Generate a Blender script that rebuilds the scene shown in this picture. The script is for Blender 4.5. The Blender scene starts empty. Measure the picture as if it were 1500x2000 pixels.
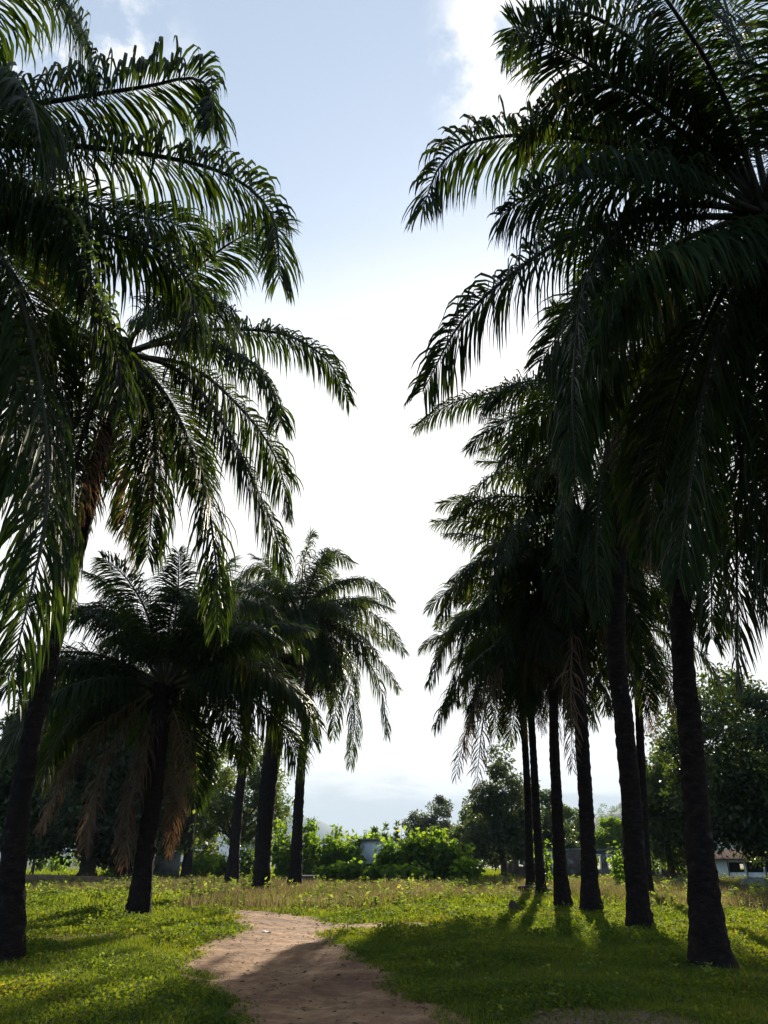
import bpy, math
import numpy as np
R = math.radians
scene = bpy.context.scene
COL = scene.collection

# ------------------------------------------------------------------ camera
FPX, YH, CH = 1500.0, 1682.0, 1.5          # focal length in photo px, horizon row, eye height
TH = math.atan((YH - 1000.0) / FPX)
CT, ST = math.cos(TH), math.sin(TH)
EYE = np.array([0.0, 0.0, CH])
cd = bpy.data.cameras.new('camera'); cam = bpy.data.objects.new('camera', cd); COL.objects.link(cam)
cam.location = EYE; cam.rotation_euler = (math.pi / 2 + TH, 0, 0)
cd.sensor_fit = 'VERTICAL'; cd.sensor_height = 24.0; cd.lens = 24.0 * FPX / 2000.0
cd.clip_start = 0.1; cd.clip_end = 8000
scene.camera = cam

def ray(px, py):
    xc, yc = (px - 750.0) / FPX, (1000.0 - py) / FPX
    return np.array([xc, CT - yc * ST, ST + yc * CT])
def ground_pt(px, py):
    r = ray(px, py); return EYE + r * (-CH / r[2])
def at_depth(px, py, D):
    r = ray(px, py); return EYE + r * (D / r[1])

# ------------------------------------------------------------------ mesh helpers
def mk_mesh(name, V, Q, mats, mi=None, smooth=True):
    """V (n,3); Q list of arrays (m,k)"""
    if isinstance(Q, np.ndarray): Q = [Q]
    Q = [np.asarray(q, dtype=np.int32) for q in Q if len(q)]
    me = bpy.data.meshes.new(name)
    V = np.asarray(V, dtype=np.float32)
    me.vertices.add(len(V)); me.vertices.foreach_set('co', V.ravel())
    loops = np.concatenate([q.ravel() for q in Q])
    tot = np.concatenate([np.full(len(q), q.shape[1], dtype=np.int32) for q in Q])
    st = np.concatenate([[0], np.cumsum(tot)[:-1]]).astype(np.int32)
    me.loops.add(len(loops)); me.loops.foreach_set('vertex_index', loops)
    me.polygons.add(len(tot)); me.polygons.foreach_set('loop_start', st)
    me.polygons.foreach_set('loop_total', tot)
    if mi is not None: me.polygons.foreach_set('material_index', np.asarray(mi, dtype=np.int32))
    if smooth: me.polygons.foreach_set('use_smooth', np.ones(len(tot), dtype=bool))
    me.update(calc_edges=True); me.validate()
    for m in (mats if isinstance(mats, (list, tuple)) else [mats]): me.materials.append(m)
    return me
class MB:
    def __init__(s): s.V = []; s.Q = []; s.M = []; s.n = 0
    def add(s, V, Q, m=0):
        V = np.asarray(V, float).reshape(-1, 3); Q = np.asarray(Q, int)
        s.V.append(V); s.Q.append(Q + s.n); s.M.append(np.full(len(Q), m)); s.n += len(V)
    def mesh(s, name, mats, smooth=True):
        return mk_mesh(name, np.concatenate(s.V), s.Q, mats, np.concatenate(s.M), smooth)
    def box(s, c, d, m=0, rz=0.0, jit=0.0, rng=None):
        c = np.asarray(c, float); h = np.asarray(d, float) / 2
        P = np.array([[x, y, z] for z in (-1, 1) for y in (-1, 1) for x in (-1, 1)], float) * h
        if jit: P += rng.uniform(-jit, jit, P.shape)
        ca, sa = math.cos(rz), math.sin(rz)
        P = np.stack([P[:, 0] * ca - P[:, 1] * sa, P[:, 0] * sa + P[:, 1] * ca, P[:, 2]], 1) + c
        s.add(P, [[0, 2, 3, 1], [4, 5, 7, 6], [0, 1, 5, 4], [1, 3, 7, 5], [3, 2, 6, 7], [2, 0, 4, 6]], m)
    def tube(s, P, rad, sides=6, m=0, cap=True):
        P = np.asarray(P, float); n = len(P); rad = np.broadcast_to(np.asarray(rad, float), (n,))
        T = np.gradient(P, axis=0); T /= np.linalg.norm(T, axis=1)[:, None] + 1e-9
        ref = np.array([0, 0, 1.0]) if abs(T[:, 2]).mean() < 0.8 else np.array([1.0, 0, 0])
        A = np.cross(T, ref); A /= np.linalg.norm(A, axis=1)[:, None] + 1e-9
        B = np.cross(T, A)
        th = np.arange(sides) * 2 * math.pi / sides
        V = P[:, None] + rad[:, None, None] * (np.cos(th)[None, :, None] * A[:, None] + np.sin(th)[None, :, None] * B[:, None])
        i = np.arange(n - 1)[:, None] * sides; j = np.arange(sides)[None]; k = (j + 1) % sides
        Q = np.stack([i + j, i + k, i + sides + k, i + sides + j], -1).reshape(-1, 4)
        s.add(V.reshape(-1, 3), Q, m)
        if cap and sides == 4: s.add(V[-1], [[0, 1, 2, 3]], m)
        elif cap:
            Vt = np.concatenate([V[-1], P[-1:]]); s.add(Vt, [[a, (a + 1) % sides, sides] for a in range(sides)], m)
def tag(o, label=None, cat=None, group=None, kind=None):
    if label: o['label'] = label
    if cat: o['category'] = cat
    if group: o['group'] = group
    if kind: o['kind'] = kind
    return o
def obj(name, me, parent=None, loc=None, rot=None):
    o = bpy.data.objects.new(name, me); COL.objects.link(o)
    if parent is not None: o.parent = parent
    if loc is not None: o.location = loc
    if rot is not None: o.rotation_euler = rot
    return o
def thing(name, label, cat, loc, group=None, rz=0):
    o = bpy.data.objects.new(name, None); COL.objects.link(o)
    o.empty_display_size = .3
    o.location = loc; o.rotation_euler = (0, 0, rz)
    return tag(o, label, cat, group)
def nrm(a): return a / (np.linalg.norm(a, axis=-1, keepdims=True) + 1e-9)
def smoothcurve(P, n):
    """Catmull-Rom through P, resampled to n points by arc length"""
    P = np.asarray(P, float)
    E = np.concatenate([[2 * P[0] - P[1]], P, [2 * P[-1] - P[-2]]])
    out = []
    for i in range(len(P) - 1):
        p0, p1, p2, p3 = E[i:i + 4]
        for t in np.linspace(0, 1, 12, endpoint=False):
            out.append(.5 * (2 * p1 + (p2 - p0) * t + (2 * p0 - 5 * p1 + 4 * p2 - p3) * t * t + (3 * p1 - p0 - 3 * p2 + p3) * t ** 3))
    out.append(P[-1]); out = np.array(out)
    s = np.concatenate([[0], np.cumsum(np.linalg.norm(np.diff(out, axis=0), axis=1))])
    u = np.linspace(0, s[-1], n)
    return np.stack([np.interp(u, s, out[:, k]) for k in range(out.shape[1])], 1), s[-1]

# ------------------------------------------------------------------ materials
def newmat(name):
    m = bpy.data.materials.new(name); m.use_nodes = True
    nt = m.node_tree; nt.nodes.clear()
    return m, nt, nt.nodes, nt.links
def ramp(N, stops):
    r = N.new('ShaderNodeValToRGB'); e = r.color_ramp.elements
    while len(e) > 1: e.remove(e[-1])
    e[0].position = stops[0][0]; e[0].color = (*stops[0][1], 1)
    for p, c in stops[1:]:
        x = e.new(p); x.color = (*c, 1)
    return r
def leafmat(name, stops, trans, tmix=.4, rough=.45, spec=.5, nscale=.6):
    """leaf: coloured per leaf island, glossy top, light passes through"""
    m, nt, N, L = newmat(name)
    geo = N.new('ShaderNodeNewGeometry'); tc = N.new('ShaderNodeTexCoord')
    nz = N.new('ShaderNodeTexNoise'); nz.inputs['Scale'].default_value = nscale; nz.inputs['Detail'].default_value = 3
    L.new(tc.outputs['Object'], nz.inputs['Vector'])
    mx = N.new('ShaderNodeMath'); mx.operation = 'MULTIPLY_ADD'
    L.new(geo.outputs['Random Per Island'], mx.inputs[0]); mx.inputs[1].default_value = .55
    sub = N.new('ShaderNodeMath'); sub.operation = 'MULTIPLY_ADD'; L.new(nz.outputs['Fac'], sub.inputs[0]); sub.inputs[1].default_value = 1.4; sub.inputs[2].default_value = -.48
    L.new(sub.outputs[0], mx.inputs[2])
    cr = ramp(N, stops); L.new(mx.outputs[0], cr.inputs['Fac'])
    p = N.new('ShaderNodeBsdfPrincipled'); L.new(cr.outputs['Color'], p.inputs['Base Color'])
    p.inputs['Roughness'].default_value = rough; p.inputs['Specular IOR Level'].default_value = spec
    t = N.new('ShaderNodeBsdfTranslucent')
    mc = N.new('ShaderNodeMix'); mc.data_type = 'RGBA'; mc.blend_type = 'MULTIPLY'; mc.inputs['Factor'].default_value = 1
    L.new(cr.outputs['Color'], mc.inputs['A']); mc.inputs['B'].default_value = (*trans, 1)
    L.new(mc.outputs['Result'], t.inputs['Color'])
    ms = N.new('ShaderNodeMixShader'); ms.inputs['Fac'].default_value = tmix
    L.new(p.outputs[0], ms.inputs[1]); L.new(t.outputs[0], ms.inputs[2])
    o = N.new('ShaderNodeOutputMaterial'); L.new(ms.outputs[0], o.inputs['Surface'])
    return m
def solidmat(name, stops, nscale=4., rough=.85, detail=6, bump=.3, spots=None, stretch=(1, 1, 1), bscale=None):
    m, nt, N, L = newmat(name)
    tc = N.new('ShaderNodeTexCoord'); mp = N.new('ShaderNodeMapping'); mp.inputs['Scale'].default_value = stretch
    L.new(tc.outputs['Object'], mp.inputs['Vector'])
    nz = N.new('ShaderNodeTexNoise'); nz.inputs['Scale'].default_value = nscale; nz.inputs['Detail'].default_value = detail; nz.inputs['Roughness'].default_value = .65
    L.new(mp.outputs[0], nz.inputs['Vector'])
    cr = ramp(N, stops); L.new(nz.outputs['Fac'], cr.inputs['Fac'])
    p = N.new('ShaderNodeBsdfPrincipled'); p.inputs['Roughness'].default_value = rough
    p.inputs['Specular IOR Level'].default_value = .25
    col = cr.outputs['Color']
    if spots:
        sc, lo, hi, c = spots
        n2 = N.new('ShaderNodeTexNoise'); n2.inputs['Scale'].default_value = sc; n2.inputs['Detail'].default_value = 4
        L.new(tc.outputs['Object'], n2.inputs['Vector'])
        mr = N.new('ShaderNodeMapRange'); mr.inputs['From Min'].default_value = lo; mr.inputs['From Max'].default_value = hi
        L.new(n2.outputs['Fac'], mr.inputs['Value'])
        mc = N.new('ShaderNodeMix'); mc.data_type = 'RGBA'
        L.new(mr.outputs[0], mc.inputs['Factor']); L.new(col, mc.inputs['A']); mc.inputs['B'].default_value = (*c, 1)
        col = mc.outputs['Result']
    L.new(col, p.inputs['Base Color'])
    b = N.new('ShaderNodeBump'); b.inputs['Strength'].default_value = bump; b.inputs['Distance'].default_value = .05
    n3 = N.new('ShaderNodeTexNoise'); n3.inputs['Scale'].default_value = bscale or nscale * 4; n3.inputs['Detail'].default_value = 5
    L.new(mp.outputs[0], n3.inputs['Vector'])
    L.new(n3.outputs['Fac'], b.inputs['Height']); L.new(b.outputs[0], p.inputs['Normal'])
    o = N.new('ShaderNodeOutputMaterial'); L.new(p.outputs[0], o.inputs['Surface'])
    return m

M = {}
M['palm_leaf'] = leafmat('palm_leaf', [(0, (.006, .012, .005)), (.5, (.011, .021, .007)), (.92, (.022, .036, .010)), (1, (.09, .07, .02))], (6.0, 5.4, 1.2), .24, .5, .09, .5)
M['palm_leaf_far'] = leafmat('palm_leaf_far', [(0, (.006, .011, .005)), (.6, (.012, .021, .007)), (1, (.030, .038, .011))], (7.0, 6.2, 1.3), .27, .55, .08, .4)
M['dry_frond'] = leafmat('dry_frond', [(0, (.05, .028, .017)), (.6, (.11, .066, .040)), (1, (.18, .12, .07))], (1.6, 1.4, 1.1), .25, .7, .2, .5)
M['rachis'] = solidmat('rachis', [(.3, (.018, .016, .008)), (.7, (.045, .038, .018))], 3, .5)
M['dry_rachis'] = solidmat('dry_rachis', [(.3, (.05, .032, .018)), (.7, (.10, .07, .04))], 3, .7)
M['palm_trunk'] = solidmat('palm_trunk', [(.3, (.008, .006, .006)), (.55, (.020, .014, .012)), (.8, (.045, .034, .028))], 5, .95, 7, .9, (3, .66, .80, (.075, .075, .068)), (1, 1, 2.2), 16)
[n for n in M['palm_trunk'].node_tree.nodes if n.type == 'BSDF_PRINCIPLED'][0].inputs['Specular IOR Level'].default_value = .06
M['bark'] = solidmat('bark', [(.3, (.03, .022, .016)), (.7, (.085, .062, .045))], 5, .9, 6, .6, None, (1, 1, .3))
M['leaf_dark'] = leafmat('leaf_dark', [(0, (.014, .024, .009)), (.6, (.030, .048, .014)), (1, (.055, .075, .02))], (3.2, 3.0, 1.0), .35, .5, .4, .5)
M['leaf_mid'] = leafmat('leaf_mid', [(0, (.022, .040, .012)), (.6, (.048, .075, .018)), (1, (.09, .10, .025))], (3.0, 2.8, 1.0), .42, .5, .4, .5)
M['leaf_olive'] = leafmat('leaf_olive', [(0, (.028, .040, .020)), (.6, (.055, .072, .034)), (1, (.095, .10, .05))], (2.2, 2.2, 1.2), .38, .55, .3, .4)
M['leaf_big'] = leafmat('leaf_big', [(0, (.028, .055, .014)), (.55, (.055, .105, .020)), (.9, (.10, .14, .026)), (1, (.16, .12, .03))], (3.9, 3.4, .75), .54, .65, .15, .6)
M['herb'] = leafmat('herb', [(0, (.026, .050, .014)), (.5, (.050, .090, .020)), (.85, (.092, .120, .026)), (1, (.15, .14, .05))], (3.0, 2.3, .45), .5, .75, .1, .35)
M['tall_grass'] = leafmat('tall_grass', [(0, (.035, .05, .016)), (.35, (.075, .066, .032)), (.7, (.125, .092, .058)), (1, (.21, .165, .11))], (1.7, 1.6, 1.2), .42, .8, .1, .22)
M['weed'] = leafmat('weed', [(0, (.05, .085, .022)), (.6, (.11, .15, .04)), (1, (.20, .21, .09))], (2.4, 2.2, .8), .5, .8, .08, .3)
M['plaster'] = solidmat('plaster', [(.3, (.55, .56, .57)), (.55, (.76, .77, .78)), (.8, (.84, .84, .84))], 1.2, .9, 8, .2, (1.6, .60, .72, (.09, .09, .085)), (1, 1, .5))
M['white_wall'] = solidmat('white_wall', [(.3, (.62, .64, .62)), (.7, (.78, .80, .77))], 1.0, .9, 6, .15, (1.2, .62, .8, (.30, .28, .25)))
M['dark_trim'] = solidmat('dark_trim', [(.3, (.03, .03, .032)), (.7, (.06, .06, .06))], 3, .8)
M['old_concrete'] = solidmat('old_concrete', [(.3, (.10, .095, .085)), (.7, (.24, .23, .21))], 2.2, .95, 8, .5, (1.4, .55, .7, (.05, .055, .04)))
[n for n in M['old_concrete'].node_tree.nodes if n.type == 'BSDF_PRINCIPLED'][0].inputs['Specular IOR Level'].default_value = .04
M['mud_brick'] = solidmat('mud_brick', [(.3, (.055, .042, .036)), (.7, (.15, .115, .095))], 2.5, .95, 7, .6, (1.0, .56, .66, (.24, .22, .20)))
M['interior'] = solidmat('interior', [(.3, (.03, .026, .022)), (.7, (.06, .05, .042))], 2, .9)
M['tin_roof'] = solidmat('tin_roof', [(.3, (.08, .055, .045)), (.7, (.16, .12, .10))], 1.5, .6, 5, .1, None, (1, 8, 1))
def matte(m):
    nt = m.node_tree; p = [n for n in nt.nodes if n.type == 'BSDF_PRINCIPLED'][0]; d = nt.nodes.new('ShaderNodeBsdfDiffuse')
    nt.links.new(p.inputs['Base Color'].links[0].from_socket, d.inputs['Color'])
    nt.links.new(d.outputs[0], [n for n in nt.nodes if n.type == 'OUTPUT_MATERIAL'][0].inputs['Surface'])
matte(M['tin_roof'])
M['wood'] = solidmat('wood', [(.3, (.05, .035, .024)), (.7, (.11, .08, .055))], 4, .85, 6, .5, None, (1, 1, .2))
M['red_soil'] = solidmat('red_soil', [(.3, (.08, .042, .026)), (.7, (.18, .105, .066))], 2.5, .95, 8, .7)
M['paper'] = solidmat('paper', [(.3, (.62, .62, .6)), (.7, (.75, .75, .73))], 8, .8)
M['vine'] = leafmat('vine', [(0, (.05, .08, .02)), (1, (.13, .16, .035))], (2.6, 2.4, 1.0), .5)

# ground: green turf, straw and bare soil mixed by noise
def groundmat():
    m, nt, N, L = newmat('ground_soil')
    tc = N.new('ShaderNodeTexCoord')
    def nz(scale, det=6, r=.6):
        n = N.new('ShaderNodeTexNoise'); n.inputs['Scale'].default_value = scale; n.inputs['Detail'].default_value = det; n.inputs['Roughness'].default_value = r
        L.new(tc.outputs['Object'], n.inputs['Vector']); return n
    a, b, c = nz(.22), nz(2.5, 8, .7), nz(30, 4)
    g = ramp(N, [(.3, (.018, .030, .009)), (.55, (.034, .052, .014)), (.8, (.065, .062, .028))]); L.new(b.outputs['Fac'], g.inputs['Fac'])
    d = ramp(N, [(.3, (.055, .037, .024)), (.7, (.12, .083, .055))]); L.new(b.outputs['Fac'], d.inputs['Fac'])
    mr = N.new('ShaderNodeMapRange'); mr.inputs['From Min'].default_value = .60; mr.inputs['From Max'].default_value = .68
    ad = N.new('ShaderNodeMath'); ad.operation = 'MULTIPLY_ADD'; ad.inputs[1].default_value = .12; L.new(c.outputs['Fac'], ad.inputs[0]); 
    L.new(a.outputs['Fac'], ad.inputs[2]); L.new(ad.outputs[0], mr.inputs['Value'])
    mx = N.new('ShaderNodeMix'); mx.data_type = 'RGBA'; L.new(mr.outputs[0], mx.inputs['Factor']); L.new(g.outputs[0], mx.inputs['A']); L.new(d.outputs[0], mx.inputs['B'])
    p = N.new('ShaderNodeBsdfPrincipled'); p.inputs['Roughness'].default_value = .95; p.inputs['Specular IOR Level'].default_value = .1
    L.new(mx.outputs['Result'], p.inputs['Base Color'])
    bp = N.new('ShaderNodeBump'); bp.inputs['Strength'].default_value = .6; bp.inputs['Distance'].default_value = .04
    L.new(b.outputs['Fac'], bp.inputs['Height']); L.new(bp.outputs[0], p.inputs['Normal'])
    o = N.new('ShaderNodeOutputMaterial'); L.new(p.outputs[0], o.inputs['Surface'])
    return m
def pathmat():
    m, nt, N, L = newmat('path_dirt')
    tc = N.new('ShaderNodeTexCoord')
    def nz(scale, det=6, r=.6, st=(1, 1, 1)):
        mp = N.new('ShaderNodeMapping'); mp.inputs['Scale'].default_value = st; L.new(tc.outputs['Object'], mp.inputs['Vector'])
        n = N.new('ShaderNodeTexNoise'); n.inputs['Scale'].default_value = scale; n.inputs['Detail'].default_value = det; n.inputs['Roughness'].default_value = r
        L.new(mp.outputs[0], n.inputs['Vector']); return n
    a, b = nz(.7, 5), nz(5, 9, .72)
    c1 = ramp(N, [(.22, (.13, .066, .037)), (.5, (.25, .145, .082)), (.78, (.42, .28, .165))]); L.new(b.outputs['Fac'], c1.inputs['Fac'])
    c2 = ramp(N, [(.35, (.50, .42, .40)), (.65, (1.15, 1.1, 1.0))]); L.new(a.outputs['Fac'], c2.inputs['Fac'])
    mx = N.new('ShaderNodeMix'); mx.data_type = 'RGBA'; mx.blend_type = 'MULTIPLY'; mx.inputs['Factor'].default_value = 1
    L.new(c1.outputs[0], mx.inputs['A']); L.new(c2.outputs[0], mx.inputs['B'])
    p = N.new('ShaderNodeBsdfPrincipled'); p.inputs['Roughness'].default_value = .95; p.inputs['Specular IOR Level'].default_value = .15
    L.new(mx.outputs['Result'], p.inputs['Base Color'])
    bp = N.new('ShaderNodeBump'); bp.inputs['Strength'].default_value = 1.0; bp.inputs['Distance'].default_value = .035
    L.new(b.outputs['Fac'], bp.inputs['Height']); L.new(bp.outputs[0], p.inputs['Normal'])
    o = N.new('ShaderNodeOutputMaterial'); L.new(p.outputs[0], o.inputs['Surface'])
    return m
M['ground'] = groundmat(); M['path'] = pathmat()
M['hill'] = solidmat('hill_wood', [(.3, (.022, .032, .014)), (.7, (.055, .065, .03))], .02, .95, 8, .3)

# ------------------------------------------------------------------ terrain
def hz(x, y):
    x = np.asarray(x, float); y = np.asarray(y, float)
    f = np.clip((80 - y) / 30, 0, 1)
    return f * (.035 * np.sin(x * .9 + .6 * np.sin(y * .5)) + .035 * np.sin(y * .75 + 1.3 + .5 * np.sin(x * .6)) + .02 * np.sin(x * 1.7 - y * 1.3))
def axis(lo, hi, step, far):
    a = list(np.arange(lo, hi + 1e-6, step)); s = step
    up = []; v = hi
    while v < far: s *= 1.28; v += s; up.append(v)
    dn = []; v = lo; s = step
    while v > -far: s *= 1.28; v -= s; dn.append(v)
    return np.array(dn[::-1] + a + up)
xs, ys = axis(-22, 22, .25, 5400), axis(4, 50, .25, 5400)
gx, gy = np.meshgrid(xs, ys)
V = np.stack([gx, gy, hz(gx, gy)], -1).reshape(-1, 3)
nx, ny = len(xs), len(ys)
i, j = np.meshgrid(np.arange(nx - 1), np.arange(ny - 1))
a = (j * nx + i).ravel()
g = obj('ground', mk_mesh('ground', V, np.stack([a, a + 1, a + nx + 1, a + nx], 1), M['ground']))
tag(g, 'flat grassy ground under the palm avenue', 'ground', kind='structure')

PATH_PX = [(425, 1783), (470, 1780), (520, 1784), (580, 1791), (650, 1803), (720, 1805), (800, 1806), (850, 1807), (850, 1813), (790, 1814), (700, 1813), (655, 1817), (636, 1826), (648, 1850), (690, 1876), (722, 1896), (768, 1916), (795, 1940), (820, 1970), (862, 2010), (905, 2070), (960, 2160),
           (560, 2160), (520, 2070), (490, 2010), (470, 1980), (450, 1950), (428, 1932), (390, 1910), (366, 1885), (380, 1859), (412, 1847), (450, 1836), (470, 1822), (466, 1806), (445, 1792)]
PP = np.array([ground_pt(*p)[:2] for p in PATH_PX])
BARE = [(np.array([ground_pt(*p)[:2] for p in q])) for q in (
    [(30, 1838), (120, 1828), (230, 1826), (330, 1834), (330, 1842), (200, 1842), (60, 1850)],
    [(1060, 2010), (1090, 1992), (1160, 1982), (1260, 1980), (1340, 1996), (1400, 2060), (1040, 2060)],
    [(570, 1903), (620, 1893), (650, 1905), (610, 1915)])]
def inside(P, x, y):
    x = np.asarray(x); y = np.asarray(y); c = np.zeros(x.shape, bool)
    n = len(P)
    for k in range(n):
        x1, y1 = P[k]; x2, y2 = P[(k + 1) % n]
        if y1 == y2: continue
        c ^= ((y1 > y) != (y2 > y)) & (x < (x2 - x1) * (y - y1) / (y2 - y1) + x1)
    return c
def wob(x, y, s):
    return s * (np.sin(x * 3.1 + y * 1.7) + .6 * np.sin(x * 7.3 - y * 5.1) + .4 * np.sin(y * 11 + x * 3))
def sheet(name, P, step, dz, amp, seed, mat, pad=.12):
    rng = np.random.RandomState(seed)
    xa = np.arange(P[:, 0].min() - .4, P[:, 0].max() + .4, step); ya = np.arange(P[:, 1].min() - .4, P[:, 1].max() + .4, step)
    X, Y = np.meshgrid(xa, ya)
    Z = hz(X, Y) + dz + amp * (1 + np.sin(X * 4.1 + Y * 2.3) * np.sin(Y * 3.3 - X * 1.9 + 1)) + rng.uniform(0, .014, X.shape) + amp * .55 * np.maximum(0, np.sin(X * 11 + 2 * np.sin(Y * 5)) * np.sin(Y * 9 + 2 * np.sin(X * 6 + 1)))
    n1, n2 = len(xa), len(ya)
    I, J = np.meshgrid(np.arange(n1 - 1), np.arange(n2 - 1)); a = (J * n1 + I).ravel()
    cx = (X[:-1, :-1] + step / 2).ravel(); cy = (Y[:-1, :-1] + step / 2).ravel()
    k = np.zeros(len(cx), bool)
    for ox in (-pad, 0, pad):
        for oy in (-pad, 0, pad): k |= inside(P, cx + wob(cx, cy, .06) + ox, cy + wob(cy, cx, .08) + oy)
    a = a[k]
    Q = np.stack([a, a + 1, a + n1 + 1, a + n1], 1)
    u, inv = np.unique(Q, return_inverse=True)
    V = np.stack([X, Y, Z], -1).reshape(-1, 3)[u]
    return mk_mesh(name, V, inv.reshape(-1, 4), mat)
o = obj('dirt_path', sheet('dirt_path', PP, .06, .008, .020, 3, M['path']))
tag(o, 'worn red-brown dirt footpath curving through the grass', 'path', kind='structure')
for q, nm, lb in ((BARE[0], 'bare_soil', 'strip of bare red soil beside the left palm'), (BARE[1], 'bare_soil', 'patch of bare soil at the lower right edge')):
    o = obj(nm, sheet(nm, q, .08, .005, .008, 5, M['red_soil'])); tag(o, lb, 'soil', kind='structure')

# ------------------------------------------------------------------ palm fronds
SPROF = np.array([.22, .80, 1.0, .85, .55, .05])
def frond_data(P, S, leaf=1.0, n=110, w=.045, seed=0, droop=.5, nseg=5, s0=.16, plume=28, mess=.12, r0=.055, twist=0.0):
    """P (k,3) rachis polyline, S unit side vector. Returns MB with leaflets (0) and rachis (1)."""
    rng = np.random.RandomState(seed)
    m = MB()
    K = len(P); Ltot = np.linalg.norm(np.diff(P, axis=0), axis=1).sum()
    T = nrm(np.gradient(P, axis=0))
    s = np.repeat(np.linspace(s0, .995, n), 2); s = np.clip(s + rng.uniform(-.5, .5, 2 * n) * (.9 / n), s0 * .9, 1)
    side = np.tile([1.0, -1.0], n)
    keep = rng.uniform(size=2 * n) < (.97 - mess * .25); s, side = s[keep], side[keep]; n2 = len(s)
    u = s * (K - 1); i0 = np.clip(u.astype(int), 0, K - 2); f = (u - i0)[:, None]
    B = P[i0] * (1 - f) + P[i0 + 1] * f; t = nrm(T[i0] * (1 - f) + T[i0 + 1] * f)
    Sv = np.broadcast_to(S, t.shape); Nv = nrm(np.cross(Sv, t)); Nv = np.where(Nv[:, 2:3] < -.3, -Nv, Nv)
    rel = np.clip((s - s0) / (1 - s0), 0, 1)
    tw = (twist * np.clip((rel - .52) / .48, 0, 1) ** 1.1)[:, None]
    Sv, Nv = Sv * np.cos(tw) + Nv * np.sin(tw), Nv * np.cos(tw) - Sv * np.sin(tw)
    ll = leaf * (.42 + .95 * np.sin(np.pi * np.clip(rel * .80 + .10, 0, 1)) ** .9 - .30 * rel ** 3) * rng.uniform(.82, 1.12, n2)
    ang = R(74) - R(46) * rel ** 1.6 + rng.normal(0, R(6), n2)
    b = rng.choice([-.9, -.1, .7], n2) * R(plume) * (1 - .6 * rel) + rng.normal(0, R(7), n2)
    d = t * np.cos(ang)[:, None] + Sv * (side * np.sin(ang) * np.cos(b))[:, None] + Nv * (np.sin(ang) * np.sin(b))[:, None]
    d = nrm(d + rng.normal(0, mess * .5, d.shape))
    dr = droop * rng.uniform(.6, 1.4, n2) * (1.25 - .95 * rel ** 2.2)
    W = nrm(t - d * (t * d).sum(1, keepdims=True) + rng.normal(0, .22, t.shape))
    V = np.zeros((n2, nseg + 1, 2, 3)); p = B.copy()
    prof = np.interp(np.linspace(0, 1, nseg + 1), np.linspace(0, 1, 6), SPROF)
    ww = w * rng.uniform(.75, 1.2, n2) * (.75 + .35 * np.sin(np.pi * rel))
    G = np.array([0, 0, -1.0])
    for q in range(nseg + 1):
        V[:, q, 0] = p + W * (ww * prof[q] * .5)[:, None]; V[:, q, 1] = p - W * (ww * prof[q] * .5)[:, None]
        p = p + d * (ll / nseg)[:, None]
        d = nrm(d + G * (dr * (q + 1) * 1.9 / nseg / nseg * 2.2)[:, None] + rng.normal(0, mess * .25, d.shape))
        W = nrm(W - d * (W * d).sum(1, keepdims=True))
    base = np.arange(n2)[:, None] * (2 * (nseg + 1)) + np.arange(nseg)[None] * 2
    Q = np.stack([base, base + 1, base + 3, base + 2], -1).reshape(-1, 4)
    m.add(V.reshape(-1, 3), Q, 0)
    rr = r0 * (1 - np.linspace(0, 1, K)) ** .8 + .006
    rr[:2] *= [1.7, 1.25]
    m.tube(P, rr, 5, 1)
    return m
def arc(L, e0, K, n=16, pw=1.4):
    """frond arc in the local XZ plane"""
    s = np.linspace(0, 1, n); a = e0 - K * s ** pw
    st = np.stack([np.cos(a), np.zeros(n), np.sin(a)], 1) * (L / (n - 1))
    return np.concatenate([[np.zeros(3)], np.cumsum((st[:-1] + st[1:]) / 2, axis=0)])

# shared template fronds for the palms further away (start at the origin, run along +X)
TEMPL = {}
def template(e0, K, dry=False, det=0, var=0):
    key = (round(e0), round(K), dry, det, var)
    if key not in TEMPL:
        n, ns, w = ((120, 4, .052), (215, 5, .040))[det]
        k = len(TEMPL)
        P = arc(5.0, R(e0), R(K))
        rs = np.random.RandomState(k); P[:, 1] += .25 * rs.uniform(-1, 1) * np.linspace(0, 1, len(P)) ** 2
        if dry: fm = frond_data(P, np.array([0, 1.0, 0]), .75, int(n * .5), w * .75, 300 + k, 1.3, ns, .14, 30, .30, .05)
        else: fm = frond_data(P, np.array([0, 1.0, 0]), 1.0, n, w, 300 + k, 1.25, ns, twist=rs.uniform(-1.0, 1.0))
        TEMPL[key] = frond_meshes(fm, dry, det)
    return TEMPL[key]

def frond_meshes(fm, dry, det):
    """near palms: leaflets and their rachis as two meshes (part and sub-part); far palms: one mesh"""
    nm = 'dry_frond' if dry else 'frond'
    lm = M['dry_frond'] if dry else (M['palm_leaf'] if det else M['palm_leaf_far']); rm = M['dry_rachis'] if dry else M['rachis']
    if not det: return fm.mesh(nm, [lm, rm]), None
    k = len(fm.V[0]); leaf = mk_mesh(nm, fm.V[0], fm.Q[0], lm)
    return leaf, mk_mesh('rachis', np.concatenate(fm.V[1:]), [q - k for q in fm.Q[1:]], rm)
def add_frond(nm, me, parent, loc=None, rot=None):
    o = obj(nm, me[0], parent, loc, rot)
    if me[1]: obj('rachis', me[1], o)
    return o

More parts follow.
